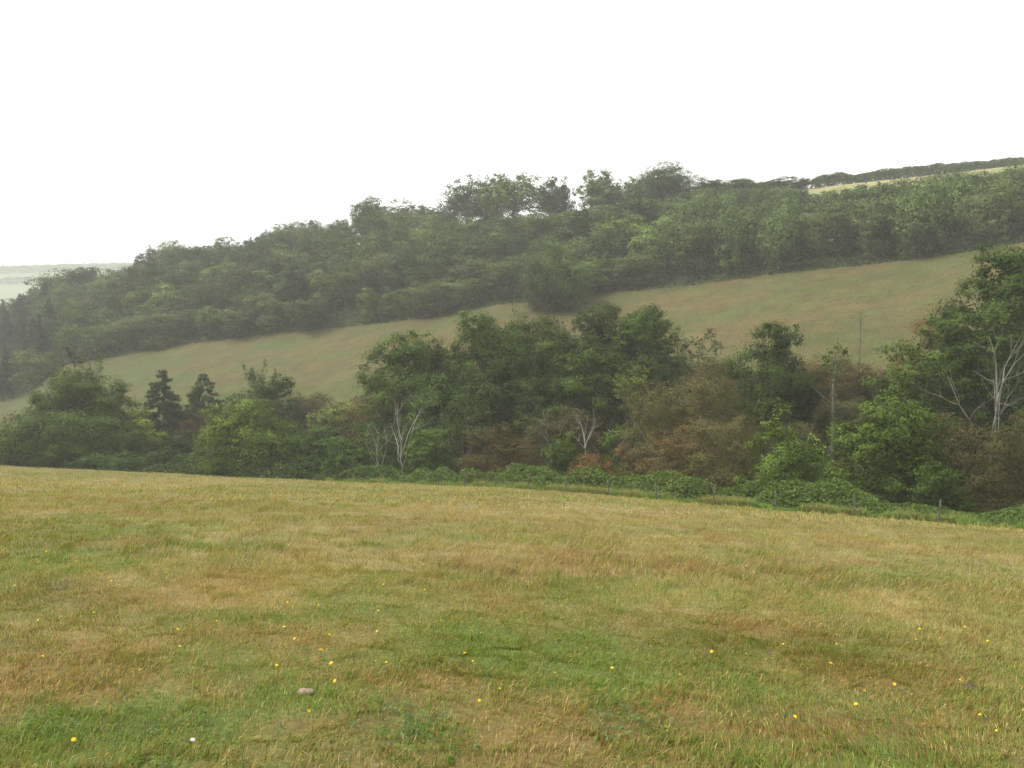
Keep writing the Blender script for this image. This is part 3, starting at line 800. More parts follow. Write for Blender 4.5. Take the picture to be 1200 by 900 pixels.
def wood_tree(k, x, y, w, h, label, group, name='woodland_tree', cat='tree', sink=0.3):
    cr, tr, pw, ph = PR[k]
    e = empty(name, (x, y, hz(x, y) - sink), label, cat, group, rz=wr.uniform(0, 6.28))
    sx = w / pw; e.scale = (sx, sx * wr.uniform(.92, 1.08), h / ph)
    c = link('crown', cr, e); t = link('trunk', tr, e)
    N_WOOD[0] += 1
    return e

def wood_xy(px, Y): return (px - 600) / F * Y, Y
# named skyline and edge trees: px, top row, width px, distance, prototype, label
SKY = [
 (75, 320, 50, 292, 1, "rounded skyline tree where the wood meets the pale distant hill"),
 (104, 317, 46, 290, 0, "second skyline tree from the pale distant hill, flat-topped"),
 (142, 318, 44, 286, 3, "low skyline tree in the dip at the left end of the wood"),
 (180, 298, 36, 284, 2, "skyline tree stepping up from the dip at the left of the wood"),
 (204, 286, 46, 282, 1, "round pale-topped skyline tree above the left slope of the wood"),
 (240, 291, 34, 278, 0, "skyline tree just right of the round pale-topped one"),
 (266, 282, 34, 276, 10, "lacy skyline tree with sky showing through, left third of the wood"),
 (295, 286, 34, 274, 2, "low skyline tree right of the lacy one, left third of the wood"),
 (335, 265, 46, 270, 5, "left tree of the tall dark pair on the skyline's left third"),
 (370, 262, 44, 268, 5, "right tree of the tall dark pair on the skyline's left third"),
 (400, 262, 36, 266, 0, "skyline tree filling the step below the tall bright-edged crown"),
 (432, 236, 58, 264, 1, "tall bright-edged skyline crown left of the middle"),
 (470, 239, 60, 262, 7, "broad skyline tree right of the tall bright-edged crown"),
 (500, 246, 36, 260, 0, "skyline tree sloping down towards the open-trunked row"),
 (525, 250, 32, 258, 3, "low skyline tree at the foot of the open-trunked row"),
 (550, 215, 52, 252, 10, "left tree of the open-trunked row on the skyline"),
 (580, 212, 50, 251, 9, "second tree of the open-trunked row on the skyline"),
 (607, 208, 58, 250, 9, "tallest tree in the middle of the open-trunked row on the skyline"),
 (648, 214, 52, 249, 10, "right tree of the open-trunked row on the skyline"),
 (706, 206, 60, 246, 10, "lone lacy dark tree after the gap in the skyline"),
 (738, 222, 44, 244, 0, "dark tree in the saddle between the lacy tree and the big dome"),
 (775, 199, 68, 238, 11, "big dome-shaped tree, highest on the skyline right of the middle"),
 (752, 212, 46, 236, 6, "left shoulder of foliage under the big dome-shaped tree"),
 (648, 293, 84, 166, 11, "big dark round tree bulging out of the wood edge onto the meadow"),
 (1122, 205, 84, 176, 11, "broad dark tree in the right-hand belt, its top touching the skyline hedge"),
 (1062, 214, 62, 178, 5, "dark rounded tree of the right-hand belt at the right end of the visible upper field"),
 (1186, 199, 80, 170, 11, "broad dark tree of the right-hand belt at the right edge of the view"),
 (716, 262, 54, 215, 4, "light green crown in the middle of the wood below the skyline gap"),
 (434, 340, 26, 196, 4, "left of two small pale green bushes at the wood's lower edge"),
 (464, 342, 28, 194, 4, "right of two small pale green bushes at the wood's lower edge"),
 (560, 308, 66, 196, 3, "broad low olive tree at the wood's edge left of the big round tree"),
]
named = []
for (px, top, wpx, Y, k, lab) in SKY:
    x, y = wood_xy(px, Y); zb = hz(x, y); h = py_to_z(top, Y) - zb + 0.3
    w = wpx / F * Y * 1.12
    h = max(h, 4.0)
    wood_tree(k, x, y, w, h * 1.04, lab, None)
    named.append((x, y, w))
# the rest of the wood, one object per tree
cand = []
for row in range(0, 14):
    f = row / 11.0
    pxs = -120.0
    while pxs < 1330:
        Y4, Y5, Y6 = float(K('Y4', pxs)), float(K('Y5', pxs)), float(K('Y6', pxs))
        t_end = float(np.interp(pxs, [-200, 20, 500, 800, 900, 960, 1200, 1500], [Y6 + 4, Y6 + 2, Y6 - 3, Y6 - 2, Y6 - 30, 190, 174, 166]))
        y = Y4 + 4.2 + row * 8.4
        if y < t_end:
            cand.append((pxs + wr.uniform(-12, 12), y + wr.uniform(-2.6, 2.6), row, t_end))
        pxs += 9.2 / y * F * wr.uniform(.86, 1.14)
for (px, y, row, t_end) in cand:
    x = (px - 600) / F * y
    if any((x - a) ** 2 + (y - b) ** 2 < (0.33 * w + 1.5) ** 2 for a, b, w in named): continue
    lum = float(vnoise(np.array([x / 28.0]), np.array([y / 20.0]), 61)[0]) + wr.uniform(-.2, .2)
    left = px < 70
    right = px > 800
    if left and wr.random() < .7: k = 8
    elif right: k = wr.choice([0, 3, 0, 2, 6, 0]) if lum < .62 else 6
    else: k = wr.choice([0, 2, 5, 0]) if lum < .36 else (wr.choice([1, 7, 3, 6, 2]) if lum < .58 else wr.choice([4, 6, 7, 1]))
    if row == 0 and k not in (4, 6, 8): k = 3
    h = wr.uniform(8.5, 12.5) if row else wr.uniform(6.5, 9)
    if right: h = wr.uniform(9.5, 12.5)
    if k == 8: h *= 1.15
    # never taller than the skyline seen in the photograph allows
    sky_py = float(np.interp(px, [-300, 0, 60, 95, 150, 180, 205, 290, 330, 400, 430, 520, 535, 665, 680, 735, 748, 805, 815, 900, 960, 1000, 1060, 1120, 1200, 1400],
                             [360, 345, 322, 322, 322, 300, 290, 289, 268, 268, 245, 254, 257, 252, 245, 240, 236, 232, 228, 222, 226, 221, 213, 208, 204, 190]))
    hmax = py_to_z(sky_py, y) - hz(x, y)
    h = min(h, hmax)
    if h < 2.2: continue
    w = wr.uniform(9.5, 12.5) * (0.9 if right else 1) * min(1, .55 + h / 16)
    if k == 8: w = wr.uniform(5, 6.5)
    if left and k == 8: lab, grp, nm = "dark hazy conifer in the wood at the far left", "hazy conifers at the far left", 'conifer_tree'
    elif row == 0: lab, grp, nm = "tree at the lower edge of the wood, overhanging the hillside meadow", "trees along the wood's lower edge", 'woodland_tree'
    elif right: lab, grp, nm = "low dark tree in the belt of scrubby wood under the upper field", "trees of the right-hand woodland belt", 'woodland_tree'
    else: lab, grp, nm = "green tree inside the dense wood covering the far hillside", "trees inside the far hillside wood", 'woodland_tree'
    wood_tree(k, x, y, w, h, lab, grp, nm)
print("wood trees", N_WOOD[0])
# scrub on the brow between the dome tree and the upper field
for (px, top, wpx, Y, k, lab) in [
   (832, 222, 44, 240, 6, "low light green scrub tree just right of the big dome tree"),
   (868, 219, 46, 240, 4, "pale rounded scrub tree on the brow between the dome tree and the hedge"),
   (905, 216, 46, 238, 6, "scrub tree on the brow, second left of the hedge's end"),
   (935, 214, 36, 238, 3, "olive scrub tree touching the left end of the skyline hedge"),
   (850, 243, 50, 222, 7, "loose green scrub tree below the brow right of the dome tree"),
   (895, 240, 50, 218, 4, "pale green scrub tree below the brow left of the upper field"),
   (815, 256, 44, 224, 6, "small green tree below the right side of the dome tree"),
   (940, 238, 44, 212, 6, "low green tree at the lower left corner of the upper field"),
   (875, 262, 54, 205, 1, "wider mid-green tree in the scrub below the brow"),
   (925, 258, 50, 200, 3, "olive tree in the scrub below the upper field's left corner")]:
    x, y = wood_xy(px, Y); h = max(py_to_z(top, Y) - hz(x, y) + .3, 2.5)
    wood_tree(k, x, y, wpx / F * Y * 1.15, h * 1.03, lab, None, 'scrub_tree', 'tree')

# ------------------------------------------------------------------ hedges
def hedge(name, pts, hgt, thick, leaf, base, alt, label, seed, dens=1.0):
    """pts: list of (px, Y). leafy bank following the ground"""
    rng = np.random.default_rng(seed)
    P = np.array([wood_xy(a, b) for a, b in pts]); seg = np.linalg.norm(np.diff(P, axis=0), axis=1); cum = np.r_[0, np.cumsum(seg)]
    L = cum[-1]
    n = int(L * (2 * hgt + thick) / (leaf * leaf * .45) * dens)
    s = rng.random(n) * L
    bx, by = np.interp(s, cum, P[:, 0]), np.interp(s, cum, P[:, 1])
    T0 = np.array([P[-1] - P[0]]) / max(np.linalg.norm(P[-1] - P[0]), 1e-6)
    nrm = np.array([-T0[0][1], T0[0][0]])
    th = rng.uniform(0, math.pi, n)
    hh = hgt * (0.72 + 0.55 * fbm(s / 7.0, s * 0, seed, 3)) ** 1.0
    rr = rng.uniform(.7, 1.05, n)
    off = np.cos(th) * thick / 2 * rr; zz = (np.sin(th) ** .6) * hh * rr
    X = bx + nrm[0] * off; Y = by + nrm[1] * off
    Z = height(X, Y) + zz
    C = np.stack([X, Y, Z], 1)
    N = unit(np.stack([nrm[0] * np.cos(th), nrm[1] * np.cos(th), np.sin(th)], 1) + rng.normal(size=(n, 3)) * .6)
    V, Qd = leaf_quads(C, N, leaf, .65, rng)
    ids = (s / (hgt * .45)).astype(int) * 10 + (th * 2).astype(int)
    o0 = np.array([P[:, 0].mean(), P[:, 1].mean(), float(height(P[:, 0], P[:, 1]).mean())])
    e = link(name, raw_mesh(name, V - o0, Qd, M_LEAF, tints(rng, ids, base, .18, alt, .25)), loc=tuple(o0))
    set_props(e, label, 'hedge')
    return e
hedge('hedge', [(948, 246), (1060, 250), (1200, 256), (1420, 262)], 4.3, 3.5, .5, F_DARK, F_MID, "long dark hedge on the skyline above the upper field", 301, dens=3)
hedge('hedge', [(-260, 1210), (0, 1215), (170, 1230), (260, 1230)], 9, 14, 3.0, F_DARK, F_MID, "lower hedge line across the pale distant hill", 302, dens=2)
hedge('hedge', [(-260, 1290), (0, 1300), (60, 1310), (260, 1330)], 9, 14, 3.0, F_DARK, F_OLV, "middle hedge line across the pale distant hill", 303, dens=2)
hedge('hedge', [(-260, 1395), (0, 1395), (60, 1398), (300, 1396)], 9, 14, 3.0, F_DARK, F_MID, "top hedge on the skyline of the pale distant hill", 304, dens=2)
# hedge at the foot of the near hedgerow on the left
def valley_cover():
    rng = np.random.default_rng(400)
    # brambles and low scrub over the whole valley floor: nobody could count them
    n = 520000
    px = rng.uniform(-160, 1400, n)
    f = rng.random(n) ** 1.15
    E, Y3 = K('E', px), K('Y3', px)
    Y = E + 0.9 + f * (Y3 + 6 - E)
    X = (px - 600) / F * Y
    px2 = pxcol(X, Y); E = K('E', px2)
    d = Y - E
    ramp = sstep(0.3, 4.5, d)
    left = sstep(520, 300, px)
    big = fbm(X / 4.2, Y / 4.2, 411, 3); small = fbm(X / 1.3, Y / 1.3, 415, 2)
    mound = (0.3 + 1.7 * sstep(.25, .75, big) * (1 - .75 * sstep(22, 34, d)) + 0.5 * small) * ramp
    near = 1 - sstep(3, 12, d)
    mound = mound + ramp * near * 1.1 * (1 - .5 * left)
    thick = np.abs(rng.normal(size=n)) * 0.22
    Z = on_ground(X, Y) + np.maximum(mound - thick, 0.03)
    Y3 = K('Y3', px2)
    keep = (d > 0.35) & (d < np.interp(px, [250, 340, 440], [30, 48, 200]) + 8 * (big - .5)) & (Y < Y3 - 16 + 34 * big)
    X, Y, Z, px, d, big, small = (a[keep] for a in (X, Y, Z, px, d, big, small))
    n = len(X)
    sz = np.maximum(0.10, Y * 0.0029)[:, None]
    N = unit(rng.normal(size=(n, 3)) * .7 + np.array([0, -.25, .8]))
    C = np.stack([X, Y, Z], 1)
    t = unit(np.cross(N, unit(rng.normal(size=(n, 3))))); b = np.cross(N, t); s = sz * rng.uniform(.7, 1.5, (n, 1))
    bend = N * s * rng.uniform(-.15, .15, (n, 1))
    V = np.stack([C - t * s * .5 + bend, C + b * s * .32, C + t * s * .5 + bend, C - b * s * .32], 1).reshape(-1, 3)
    g1 = fbm(X / 6.0, Y / 6.0, 421, 3); g2 = fbm(X / 2.2, Y / 2.2, 431, 3)
    c = np.array([0.085, 0.122, 0.032])[None] * np.ones((n, 1))
    a = sstep(.50, .66, g2)[:, None] * .8; c = c * (1 - a) + np.array([0.135, 0.175, 0.045]) * a
    lf = (sstep(520, 380, px))[:, None] * .75; c = c * (1 - lf) + np.array([0.045, 0.075, 0.024]) * lf
    rt = sstep(1040, 1150, px)[:, None] * .35; c = c * (1 - rt) + np.array([0.050, 0.090, 0.026]) * rt
    br = (sstep(.50, .62, g1) * sstep(8, 16, d) * sstep(420, 600, px))[:, None] * .25
    c = c * (1 - br) + np.array([0.120, 0.090, 0.045]) * br
    hi = sstep(22, 36, d)[:, None] * .7
    mix = sstep(.4, .6, g2)[:, None]
    c = c * (1 - hi) + (np.array([0.115, 0.140, 0.055]) * mix + np.array([0.150, 0.100, 0.055]) * (1 - mix)) * hi
    gb = (1 - sstep(2.5, 7.5, d))[:, None] * .75 * (1 - lf); c = c * (1 - gb) + np.array([0.130, 0.205, 0.040]) * gb
    c = .9 * c * np.clip(rng.normal(1, .2, (n, 1)), .5, 1.6)
    me = raw_mesh('brambles', V, np.arange(4 * n).reshape(-1, 4), M_LEAF, np.repeat(c, 4, axis=0))
    o = link('brambles', me)
    set_props(o, "low brambles, nettles and bracken covering the valley floor beyond the fence", 'undergrowth', kind='stuff')
valley_cover()

def wood_floor():
    rng = np.random.default_rng(450)
    n = 170000
    px = rng.uniform(-150, 1380, n); Y4, Y6 = K('Y4', px), K('Y6', px)
    t_end = np.interp(px, [-200, 20, 500, 800, 900, 940, 1200, 1500], [Y6.max(), 305, 262, 250, 244, 205, 178, 170])
    t_end = np.where(px < 820, np.minimum(Y6 + 4, t_end + 30), t_end)
    Y = Y4 + .5 + rng.random(n) * (t_end - Y4); X = (px - 600) / F * Y
    big = fbm(X / 5.5, Y / 5.5, 451, 3)
    m = (.3 + 1.6 * sstep(.25, .7, big)) * sstep(0, 5, Y - Y4)
    Z = on_ground(X, Y) + np.maximum(m - np.abs(rng.normal(size=n)) * .4, .05)
    C = np.stack([X, Y, Z], 1); N = unit(rng.normal(size=(n, 3)) * .6 + np.array([0, -.45, .7]))
    V, Qd = leaf_quads(C, N, .62, .65, rng)
    g = fbm(X / 9, Y / 9, 455, 3)[:, None]
    c = .7 * (np.array(F_DARK) * (1 - sstep(.4, .6, g)) + np.array(F_OLV) * sstep(.4, .6, g)) * np.clip(rng.normal(1, .18, (n, 1)), .5, 1.5)  # leaf colour dimmed to paint the shade in gaps between crowns
    o = link('wood_undergrowth', raw_mesh('wood_undergrowth', V, Qd, M_LEAF, np.repeat(c, 4, axis=0)))
    set_props(o, "leafy undergrowth filling the floor of the far hillside wood between the trees", 'undergrowth', kind='stuff')
wood_floor()

# ------------------------------------------------------------------ grass
def blades(n, X, Y, Z, hgt, wid, lean, tint, rng, two=True, az=None):
    th = rng.uniform(0, 2 * math.pi, n)
    side = np.stack([np.cos(th), np.sin(th), np.zeros(n)], 1)
    la = rng.uniform(0, 2 * math.pi, n) if az is None else az + rng.normal(size=n) * .8
    ld = np.stack([np.cos(la), np.sin(la), np.zeros(n)], 1)
    B = np.stack([X, Y, Z - 0.01], 1)
    H = hgt[:, None]; W = wid[:, None]; Le = (lean * hgt)[:, None]
    up = np.array([0, 0, 1.0])
    if two:
        m = B + up * H * .55 + ld * Le * .3; t = B + up * H * (1 - .35 * lean[:, None] ** 2) + ld * Le
        V = np.stack([B - side * W, B + side * W, m - side * W * .8, m + side * W * .8, t - side * W * .18, t + side * W * .18], 1).reshape(-1, 3)
        k = np.arange(n)[:, None] * 6
        Qd = np.concatenate([k + np.array([[0, 1, 3, 2]]), k + np.array([[2, 3, 5, 4]])], 0)
        col = np.repeat(tint, 6, axis=0)
        return V, Qd, col
    t = B + up * H + ld * Le
    V = np.stack([B - side * W, B + side * W, t + side * W * .2, t - side * W * .2], 1).reshape(-1, 3)
    return V, np.arange(4 * n).reshape(-1, 4), np.repeat(tint, 4, axis=0)

def grass_zone(name, n, y0, y1, pw, hb, wb, seed, label, two, straws=0.0):
    rng = np.random.default_rng(seed)
    u = rng.random(n)
    Y = (y0 ** pw + u * (y1 ** pw - y0 ** pw)) ** (1 / pw)
    half = 0.75 * Y + 1.2
    X = rng.uniform(-1, 1, n) * half
    # gather into tufts
    cs = 0.16 * (1 + Y / 14)
    tx = X + (vnoise(X / cs, Y / cs, 7) - .5) * cs * 1.4; ty = Y + (vnoise(X / cs + 50, Y / cs, 8) - .5) * cs * 1.4
    X, Y = tx, ty
    keep = (Y < K('E', pxcol(X, Y)) + 0.6) & (Y > 1.2)
    X, Y = X[keep], Y[keep]; n = len(X)
    tint, st, gr, ru, ba = field_tint(X, Y)
    Z = on_ground(X, Y)
    clump = fbm(X / .5, Y / .5, 611, 3); tus = fbm(X / 1.8, Y / 1.8, 612, 3)
    tall = (0.8 + 0.6 * sstep(.35, .75, clump)) * (0.85 + .5 * sstep(.35, .7, tus)) * (1 + .15 * st - .25 * ba)
    h = hb * tall * rng.uniform(.5, 1.3, n)
    w = wb * rng.uniform(.6, 1.3, n) * (1 - .35 * st)
    lean = np.clip(rng.gamma(2.2, .32, n), .05, 1.6)
    az = 0.3 + 3.0 * (fbm(X / 2.4, Y / 2.4, 613, 2) - .5) * 2
    micro = fbm(X / (.10 + Y * .012), Y / (.10 + Y * .012), 650, 3); mic2 = fbm(X / (.22 + Y * .02), Y / (.22 + Y * .02), 660, 3)
    W = np.stack([.55 + 0 * st, .25 + 1.3 * gr * sstep(.3, .6, micro) + .9 * sstep(.52, .68, mic2), .22 + 1.2 * st * sstep(.25, .6, mic2),
                  .10 + 1.3 * ru * sstep(.35, .6, micro) + .6 * sstep(.55, .7, fbm(X / .35, Y / .35, 670, 3)), .05 + .5 * ba], 1)
    W = np.cumsum(W / W.sum(1, keepdims=True), 1)
    kind = (rng.random((n, 1)) > W).sum(1).clip(0, 4)
    pal = np.array([C_OLIVE, C_GREEN, C_STRAW, C_RUST, C_BROWN])
    c = (pal[kind] * .75 + tint * .25) * np.clip(rng.normal(1, .34, (n, 1)), .35, 2.0)
    V, Qd, col = blades(n, X, Y, Z, h, w, lean, c, rng, two, az)
    Vs, Qs, Cs = [V], [Qd], [col]
    if straws > 0:                                    # tall thin flowering stems with fuzzy heads
        m = int(n * straws)
        pk = rng.choice(n, m, replace=False, p=(0.15 + st + .6 * ru) / (0.15 + st + .6 * ru).sum())
        hx = hb * rng.uniform(1.6, 3.4, m); X2, Y2 = X[pk], Y[pk]
        ln = rng.uniform(.1, .7, m)
        cc = np.where(rng.random((m, 1)) < .55, C_STRAW * 1.25, C_RUST * 1.25) * rng.uniform(.8, 1.3, (m, 1))
        th_w = np.full(m, wb * .26)
        V2, Q2, c2 = blades(m, X2, Y2, Z[pk], hx, th_w, ln, cc, rng, True, az[pk])
        # the heads: small slim quads at the top
        tips = V2.reshape(m, 6, 3)[:, 4:6].mean(1); mids = V2.reshape(m, 6, 3)[:, 2:4].mean(1)
        ax = unit(tips - mids); sd = unit(np.cross(ax, rng.normal(size=(m, 3))))
        hl = (hx * .28)[:, None]; hw = wb * .75
        V3 = np.stack([tips - ax * hl, tips - ax * hl * .5 + sd * hw, tips + ax * hl * .2, tips - ax * hl * .5 - sd * hw], 1).reshape(-1, 3)
        Q3 = np.arange(4 * m).reshape(-1, 4)
        off = len(V)
        Vs += [V2, V3]; Qs += [Q2 + off, Q3 + off + len(V2)]; Cs += [c2, np.repeat(cc, 4, axis=0)]
    me = raw_mesh(name, np.concatenate(Vs), np.concatenate(Qs), M_GRASS, np.concatenate(Cs))
    o = link(name, me)
    return set_props(o, label, 'grass', kind='stuff')
grass_zone('grass', 620000, 2.4, 11, 1.6, .046, .0025, 501, "short green and straw coloured grass nearest the camera", True, .018)
grass_zone('grass', 300000, 10.5, 30, 1.1, .066, .0052, 502, "tufted straw and green grass in the middle of the pasture", False, .05)
grass_zone('grass', 260000, 29, 108, 1.05, .085, .016, 503, "straw coloured grass on the far part of the pasture up to the fence", False, .04)

def hill_grass():
    rng = np.random.default_rng(520)
    n = 60000
    px = rng.uniform(-100, 1350, n); Y3, Y4 = K('Y3', px), K('Y4', px)
    Y = Y3 - 4 + rng.random(n) * (Y4 - Y3 + 5); X = (px - 600) / F * Y
    Z = on_ground(X, Y); c = land_tint(X, Y) * np.clip(rng.normal(1.02, .12, (n, 1)), .5, 1.6)
    V, Qd, col = blades(n, X, Y, Z, rng.uniform(.05, .12, n), np.full(n, .05), rng.uniform(.5, 1.5, n), c, rng, False)
    o = link('hillside_grass', raw_mesh('hillside_grass', V, Qd, M_GRASS, col))
    set_props(o, "olive and brown rough grass on the sloping meadow below the wood", 'grass', kind='stuff')
hill_grass()

def bank_grass():
    rng = np.random.default_rng(530)
    n = 60000
    px = rng.uniform(380, 1400, n); E = K('E', px)
    Y = E - .4 + np.abs(rng.normal(size=n)) * 1.5; X = (px - 600) / F * Y
    Z = on_ground(X, Y)
    g = fbm(X / 1.5, Y / 1.5, 531, 3)
    h = (.25 + .55 * sstep(.35, .7, g)) * rng.uniform(.5, 1.3, n) * (0.6 + .5 * sstep(0, 2, Y - E))
    c = (np.array([0.120, 0.200, 0.040]) * (1 - sstep(.45, .7, g))[:, None] + np.array([0.21, 0.21, 0.075]) * sstep(.45, .7, g)[:, None]) * np.clip(rng.normal(1, .25, (n, 1)), .4, 1.8)
    V, Qd, col = blades(n, X, Y, Z, h, np.full(n, .018), rng.uniform(.1, 1.0, n), c, rng, True)
    o = link('bank_grass', raw_mesh('bank_grass', V, Qd, M_GRASS, col))
    set_props(o, "longer bright green grass along the fence at the bottom of the pasture", 'grass', kind='stuff')
bank_grass()

# ------------------------------------------------------------------ small plants of the pasture
def weeds():
    rng = np.random.default_rng(540)
    Cs, Ns, Sz, Tn = [], [], [], []
    spots = [(505, 870, 60, .05), (480, 850, 50, .05), (740, 850, 50, .05), (700, 815, 70, .04), (400, 800, 80, .04), (200, 850, 120, .04),
             (130, 870, 120, .04), (300, 880, 120, .04), (900, 820, 90, .04), (1040, 850, 70, .04), (560, 780, 90, .035), (60, 850, 60, .04), (760, 730, 90, .035), (1150, 690, 70, .04)]
    for (px, py, sp, s) in spots:
        for k in range(60):
            x, y, z = field_point(px + rng.normal() * sp * .5, min(py + rng.normal() * sp * .3, 905))
            m = rng.integers(6, 13); a = rng.uniform(0, 6.28, m); r = s * rng.uniform(.3, 1.0, m)
            z = float(on_ground(np.array([x]), np.array([y]))[0])
            g = rng.random()
            base = np.array([0.105, 0.140, 0.060]) if g < .4 else np.array([0.080, 0.145, 0.026])
            Cs.append(np.stack([x + np.cos(a) * r, y + np.sin(a) * r, z + .02 + rng.random(m) * .04], 1))
            Ns.append(unit(np.stack([np.cos(a) * .5, np.sin(a) * .5, np.full(m, .8)], 1) + rng.normal(size=(m, 3)) * .25))
            Sz.append(np.full(m, s * rng.uniform(.35, .7))); Tn.append(base * rng.uniform(.7, 1.3, (m, 1)))
    C, N, S, Tt = np.concatenate(Cs), np.concatenate(Ns), np.concatenate(Sz), np.concatenate(Tn)
    V, Qd = leaf_quads(C, N, S[:, None], .36, rng)
    o = link('meadow_weeds', raw_mesh('meadow_weeds', V, Qd, M_GRASS, np.repeat(Tt, 4, axis=0)))
    set_props(o, "small broad-leaved weeds and thistle rosettes among the near grass", 'weeds', kind='stuff')
weeds()

M_YEL = plain("yellow_petals", (0.80, 0.56, 0.02), .5, .3)
M_WHT = plain("white_petals", (0.80, 0.80, 0.76), .6, .3)
M_STEM = plain("flower_stem", (0.10, 0.16, 0.04), .6, .3)
def flower_protos(nm, mat, petals, R):
    out = []
    for sd in range(3):
        rng = np.random.default_rng(600 + sd)
        V, Qs = [], []
        for ring, (rr, zz) in enumerate(((1.0, .0), (.62, .006))):
            for k in range(petals):
                a = 2 * math.pi * (k + ring * .5) / petals + rng.normal() * .05
                d = np.array([math.cos(a), math.sin(a), 0]); s = np.array([-d[1], d[0], 0]); r = R * rr * rng.uniform(.88, 1.1); w = r * math.pi / petals * .95
                i = len(V)
                V += [d * r * .12 + (0, 0, zz), d * r * .62 + s * w * .8 + (0, 0, zz + r * .22), d * r + (0, 0, zz + r * .12), d * r * .62 - s * w * .8 + (0, 0, zz + r * .22)]
                Qs.append((i, i + 1, i + 2, i + 3))
        head = raw_mesh('flower_head', np.array(V), np.array(Qs), mat)
        T_ = Tubes(); T_.add([(0.01, 0, -.01), (.006, .003, .06), (0, 0, .115)], [.0013, .0011, .001], 5)
        out.append((head, T_.mesh('stem', M_STEM)))
    return out
YF = flower_protos('y', M_YEL, 12, .015); WF = flower_protos('w', M_WHT, 12, .013)
fr = random.Random(9)
def flower(px, py, label, group=None, white=False, sc=1.0):
    x, y, z = field_point(px, py)
    z = float(on_ground(np.array([x]), np.array([y]))[0])
    hd, stm = fr.choice(WF if white else YF)
    e = empty('white_flower' if white else 'yellow_flower', (x, y, z), label, 'flower', group, rz=fr.uniform(0, 6.28))
    sc *= .72; e.scale = (sc, sc, sc * (.8 if white else 1.0))
    a = link('flower_head', hd, e, (0, 0, .115)); a.rotation_euler = (fr.uniform(-.1, .75), fr.uniform(-.5, .5), 0)
    link('stem', stm, e)
flower(376, 791, "large yellow flower head above the flat pinkish stone", sc=2.2)
flower(87, 891, "yellow flower on a tall stem in the lush green grass at the lower left corner", sc=1.3)
flower(585, 824, "bright yellow flower right of the bare brown patch at the bottom middle", sc=1.6)
flower(194, 685, "lone yellow flower on the straw coloured rise on the left", sc=1.7)
flower(226, 889, "small round white flower at the bottom left", white=True, sc=1.5)
flower(1057, 822, "small white flower low on the right of the pasture", white=True, sc=1.4)
flower(780, 875, "yellow flower lying low at the bottom, right of the middle", sc=1.4)
FL = [(347, 764), (322, 795), (334, 770), (387, 796), (384, 756), (410, 745), (452, 695), (375, 722), (340, 720), (243, 731), (252, 738), (331, 750),
      (85, 752), (50, 720), (44, 738), (49, 785), (96, 611), (40, 658), (55, 655), (87, 668), (45, 740), (210, 752), (110, 728), (480, 730),
      (533, 721), (550, 755), (543, 783), (553, 787), (438, 792), (451, 794), (588, 820), (561, 836), (362, 855), (390, 816), (212, 770),
      (658, 765), (650, 803), (668, 780), (795, 802), (866, 780), (832, 780), (877, 778), (971, 794), (1012, 826), (1022, 808), (1050, 818),
      (1122, 813), (1153, 820), (1146, 855), (1170, 870), (1005, 845), (1037, 833), (732, 711), (690, 676), (960, 744), (977, 765), (1157, 766),
      (1025, 732), (1032, 725), (1080, 750), (995, 698), (1075, 762), (1130, 747), (915, 765), (441, 752), (470, 712), (441, 730), (516, 742),
      (165, 800), (228, 700), (128, 690), (18, 700), (500, 700), (620, 745), (720, 800), (820, 830), (930, 860), (760, 770)]
for px, py in FL:
    flower(px + fr.uniform(-3, 3), py, "small yellow flower scattered in the grass of the near pasture", "yellow flowers scattered in the pasture", sc=fr.uniform(.9, 1.5))

def lump(name, px, py, wx, hz_, col, label, cat, seed, flatn=.35):
    rng = np.random.default_rng(seed)
    x, y, z = field_point(px, py); z = float(on_ground(np.array([x]), np.array([y]))[0])
    nu, nv = 20, 9
    V = []
    for j in range(nv + 1):
        ph = math.pi * j / nv
        for i in range(nu):
            th = 2 * math.pi * i / nu
            r = 1 + .22 * math.sin(3 * th + seed) + .12 * math.sin(5 * th + 2 * ph + seed * 2) + .06 * rng.normal()
            V.append((wx * r * math.sin(ph) * math.cos(th), wx * .8 * r * math.sin(ph) * math.sin(th), hz_ * math.cos(ph) * (1 + .15 * rng.normal())))
    Qs = [(j * nu + i, j * nu + (i + 1) % nu, (j + 1) * nu + (i + 1) % nu, (j + 1) * nu + i) for j in range(nv) for i in range(nu)]
    o = link(name, raw_mesh(name, np.array(V), np.array(Qs), plain(name + "_surface", col, .9, .1), smooth=True), loc=(x, y, z + hz_ * .7))
    set_props(o, label, cat)
lump('stone', 357, 814, .055, .022, (.30, .22, .18), "flat pinkish brown stone lying in the near grass left of the middle", 'stone', 1)
lump('dung_pat', 595, 670, .085, .035, (.060, .045, .035), "dark brown lump lying alone in the grass in the middle of the pasture", 'dung', 2)
lump('dung_pat', 1140, 809, .09, .02, (.075, .055, .045), "dark flat brown patch of dried dung near the right edge", 'dung', 3)
lump('dung_pat', 66, 690, .08, .012, (.11, .095, .07), "greyish flat patch in the grass near the left edge", 'dung', 4)

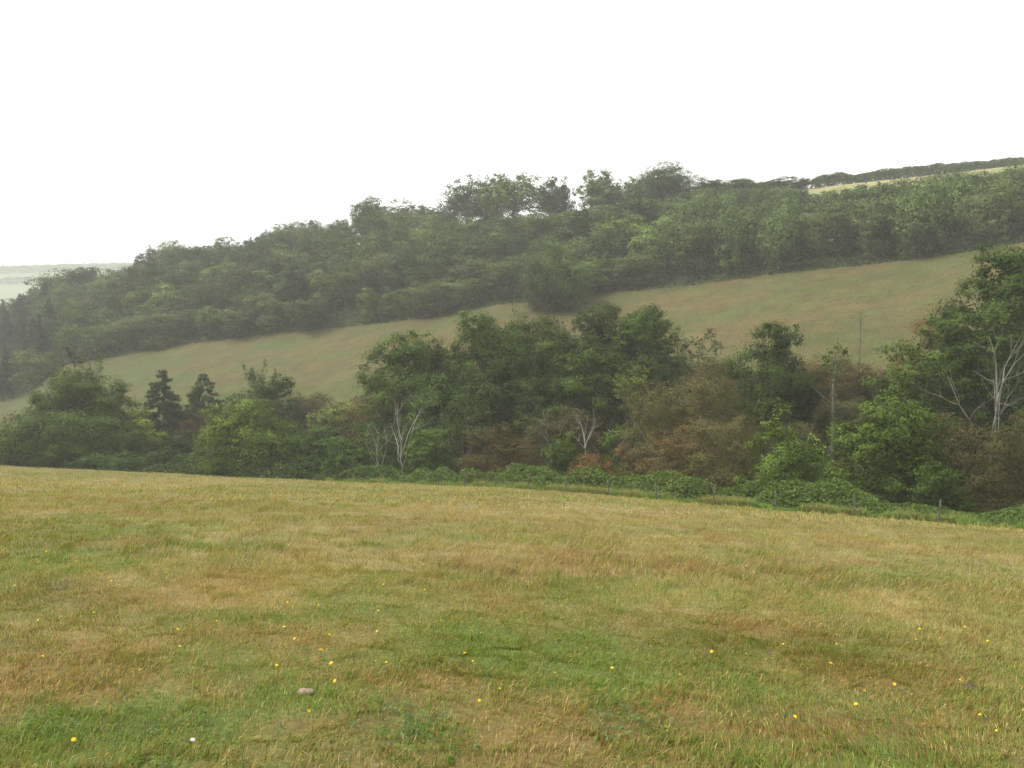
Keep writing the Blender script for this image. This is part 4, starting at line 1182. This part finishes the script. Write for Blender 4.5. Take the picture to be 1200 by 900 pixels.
# ------------------------------------------------------------------ wire fence below the pasture
def fence():
    posts = [(472, 563), (514, 565), (545, 567), (581, 572), (620, 576), (663, 580), (713, 585), (769, 590), (836, 598), (909, 604), (1000, 609), (1098, 616), (1215, 624)]
    e = None; tops = []
    rng = random.Random(77)
    for i, (px, py) in enumerate(posts):
        u = (px - 600) / F
        Y = 1 / (.0177 + .01885 * u); X = u * Y * 1.0
        Y -= .5
        z = float(height(np.array([X]), np.array([Y]))[0])
        if e is None:
            e = empty('wire_fence', (X, Y, z), "low stock fence of weathered posts and wire along the bottom of the pasture", 'fence')
            o0 = Vector((X, Y, z))
        h = rng.uniform(.95, 1.15); r = rng.uniform(.035, .048); lx, ly = rng.uniform(-.06, .06), rng.uniform(-.05, .05)
        T_ = Tubes(); pts = [(0, 0, -.4), (0, 0, 0), (lx * .5, ly * .5, h * .5), (lx, ly, h - .02), (lx, ly, h)]
        T_.add(pts, [r, r, r * .97, r * .95, r * .82], 9)
        T_.add([(lx, ly, h - .004), (lx, ly, h)], [r * .82, .001], 9)
        p = link('post', T_.mesh('post', M_POST), e, tuple(Vector((X, Y, z)) - o0))
        tops.append(Vector((X + lx, Y + ly, z)) - o0)
    for hh in (.45, .75, 1.0):
        T_ = Tubes()
        pts = []
        for a, b in zip(tops[:-1], tops[1:]):
            for t in (0, .25, .5, .75):
                p = a.lerp(b, t); pts.append((p.x, p.y - .05, p.z + hh - .12 * t * (1 - t)))
        pts.append((tops[-1].x, tops[-1].y - .05, tops[-1].z + hh))
        T_.add(pts, [.0012] * len(pts), 4)
        link('wire', T_.mesh('wire', plain("wire_metal", (.14, .14, .12), .5, .5) if hh == .45 else bpy.data.materials["wire_metal"]), e)
fence()

# ------------------------------------------------------------------ misty air
def haze():
    m, n, l = mat_new("misty_air")
    out = n.new("ShaderNodeOutputMaterial")
    v = n.new("ShaderNodeVolumePrincipled")
    v.inputs["Color"].default_value = (0.97, 0.985, 0.98, 1)
    v.inputs["Density"].default_value = 0.00050
    v.inputs["Anisotropy"].default_value = 0.0
    l.new(v.outputs[0], out.inputs["Volume"])
    x0, x1, y0, y1 = -2640, 2640, -320, 2660
    zlo = float(GZ.min()) - 1.0; zhi = max(float(GZ.max()) + 14, 84)
    V = np.array([(x, y, z) for z in (zlo, zhi) for y in (y0, y1) for x in (x0, x1)], float)
    Qs = np.array([(0, 2, 3, 1), (4, 5, 7, 6), (0, 1, 5, 4), (2, 6, 7, 3), (0, 4, 6, 2), (1, 3, 7, 5)])
    o = link('haze', raw_mesh('haze', V, Qs, m)); o["kind"] = "stuff"
haze()
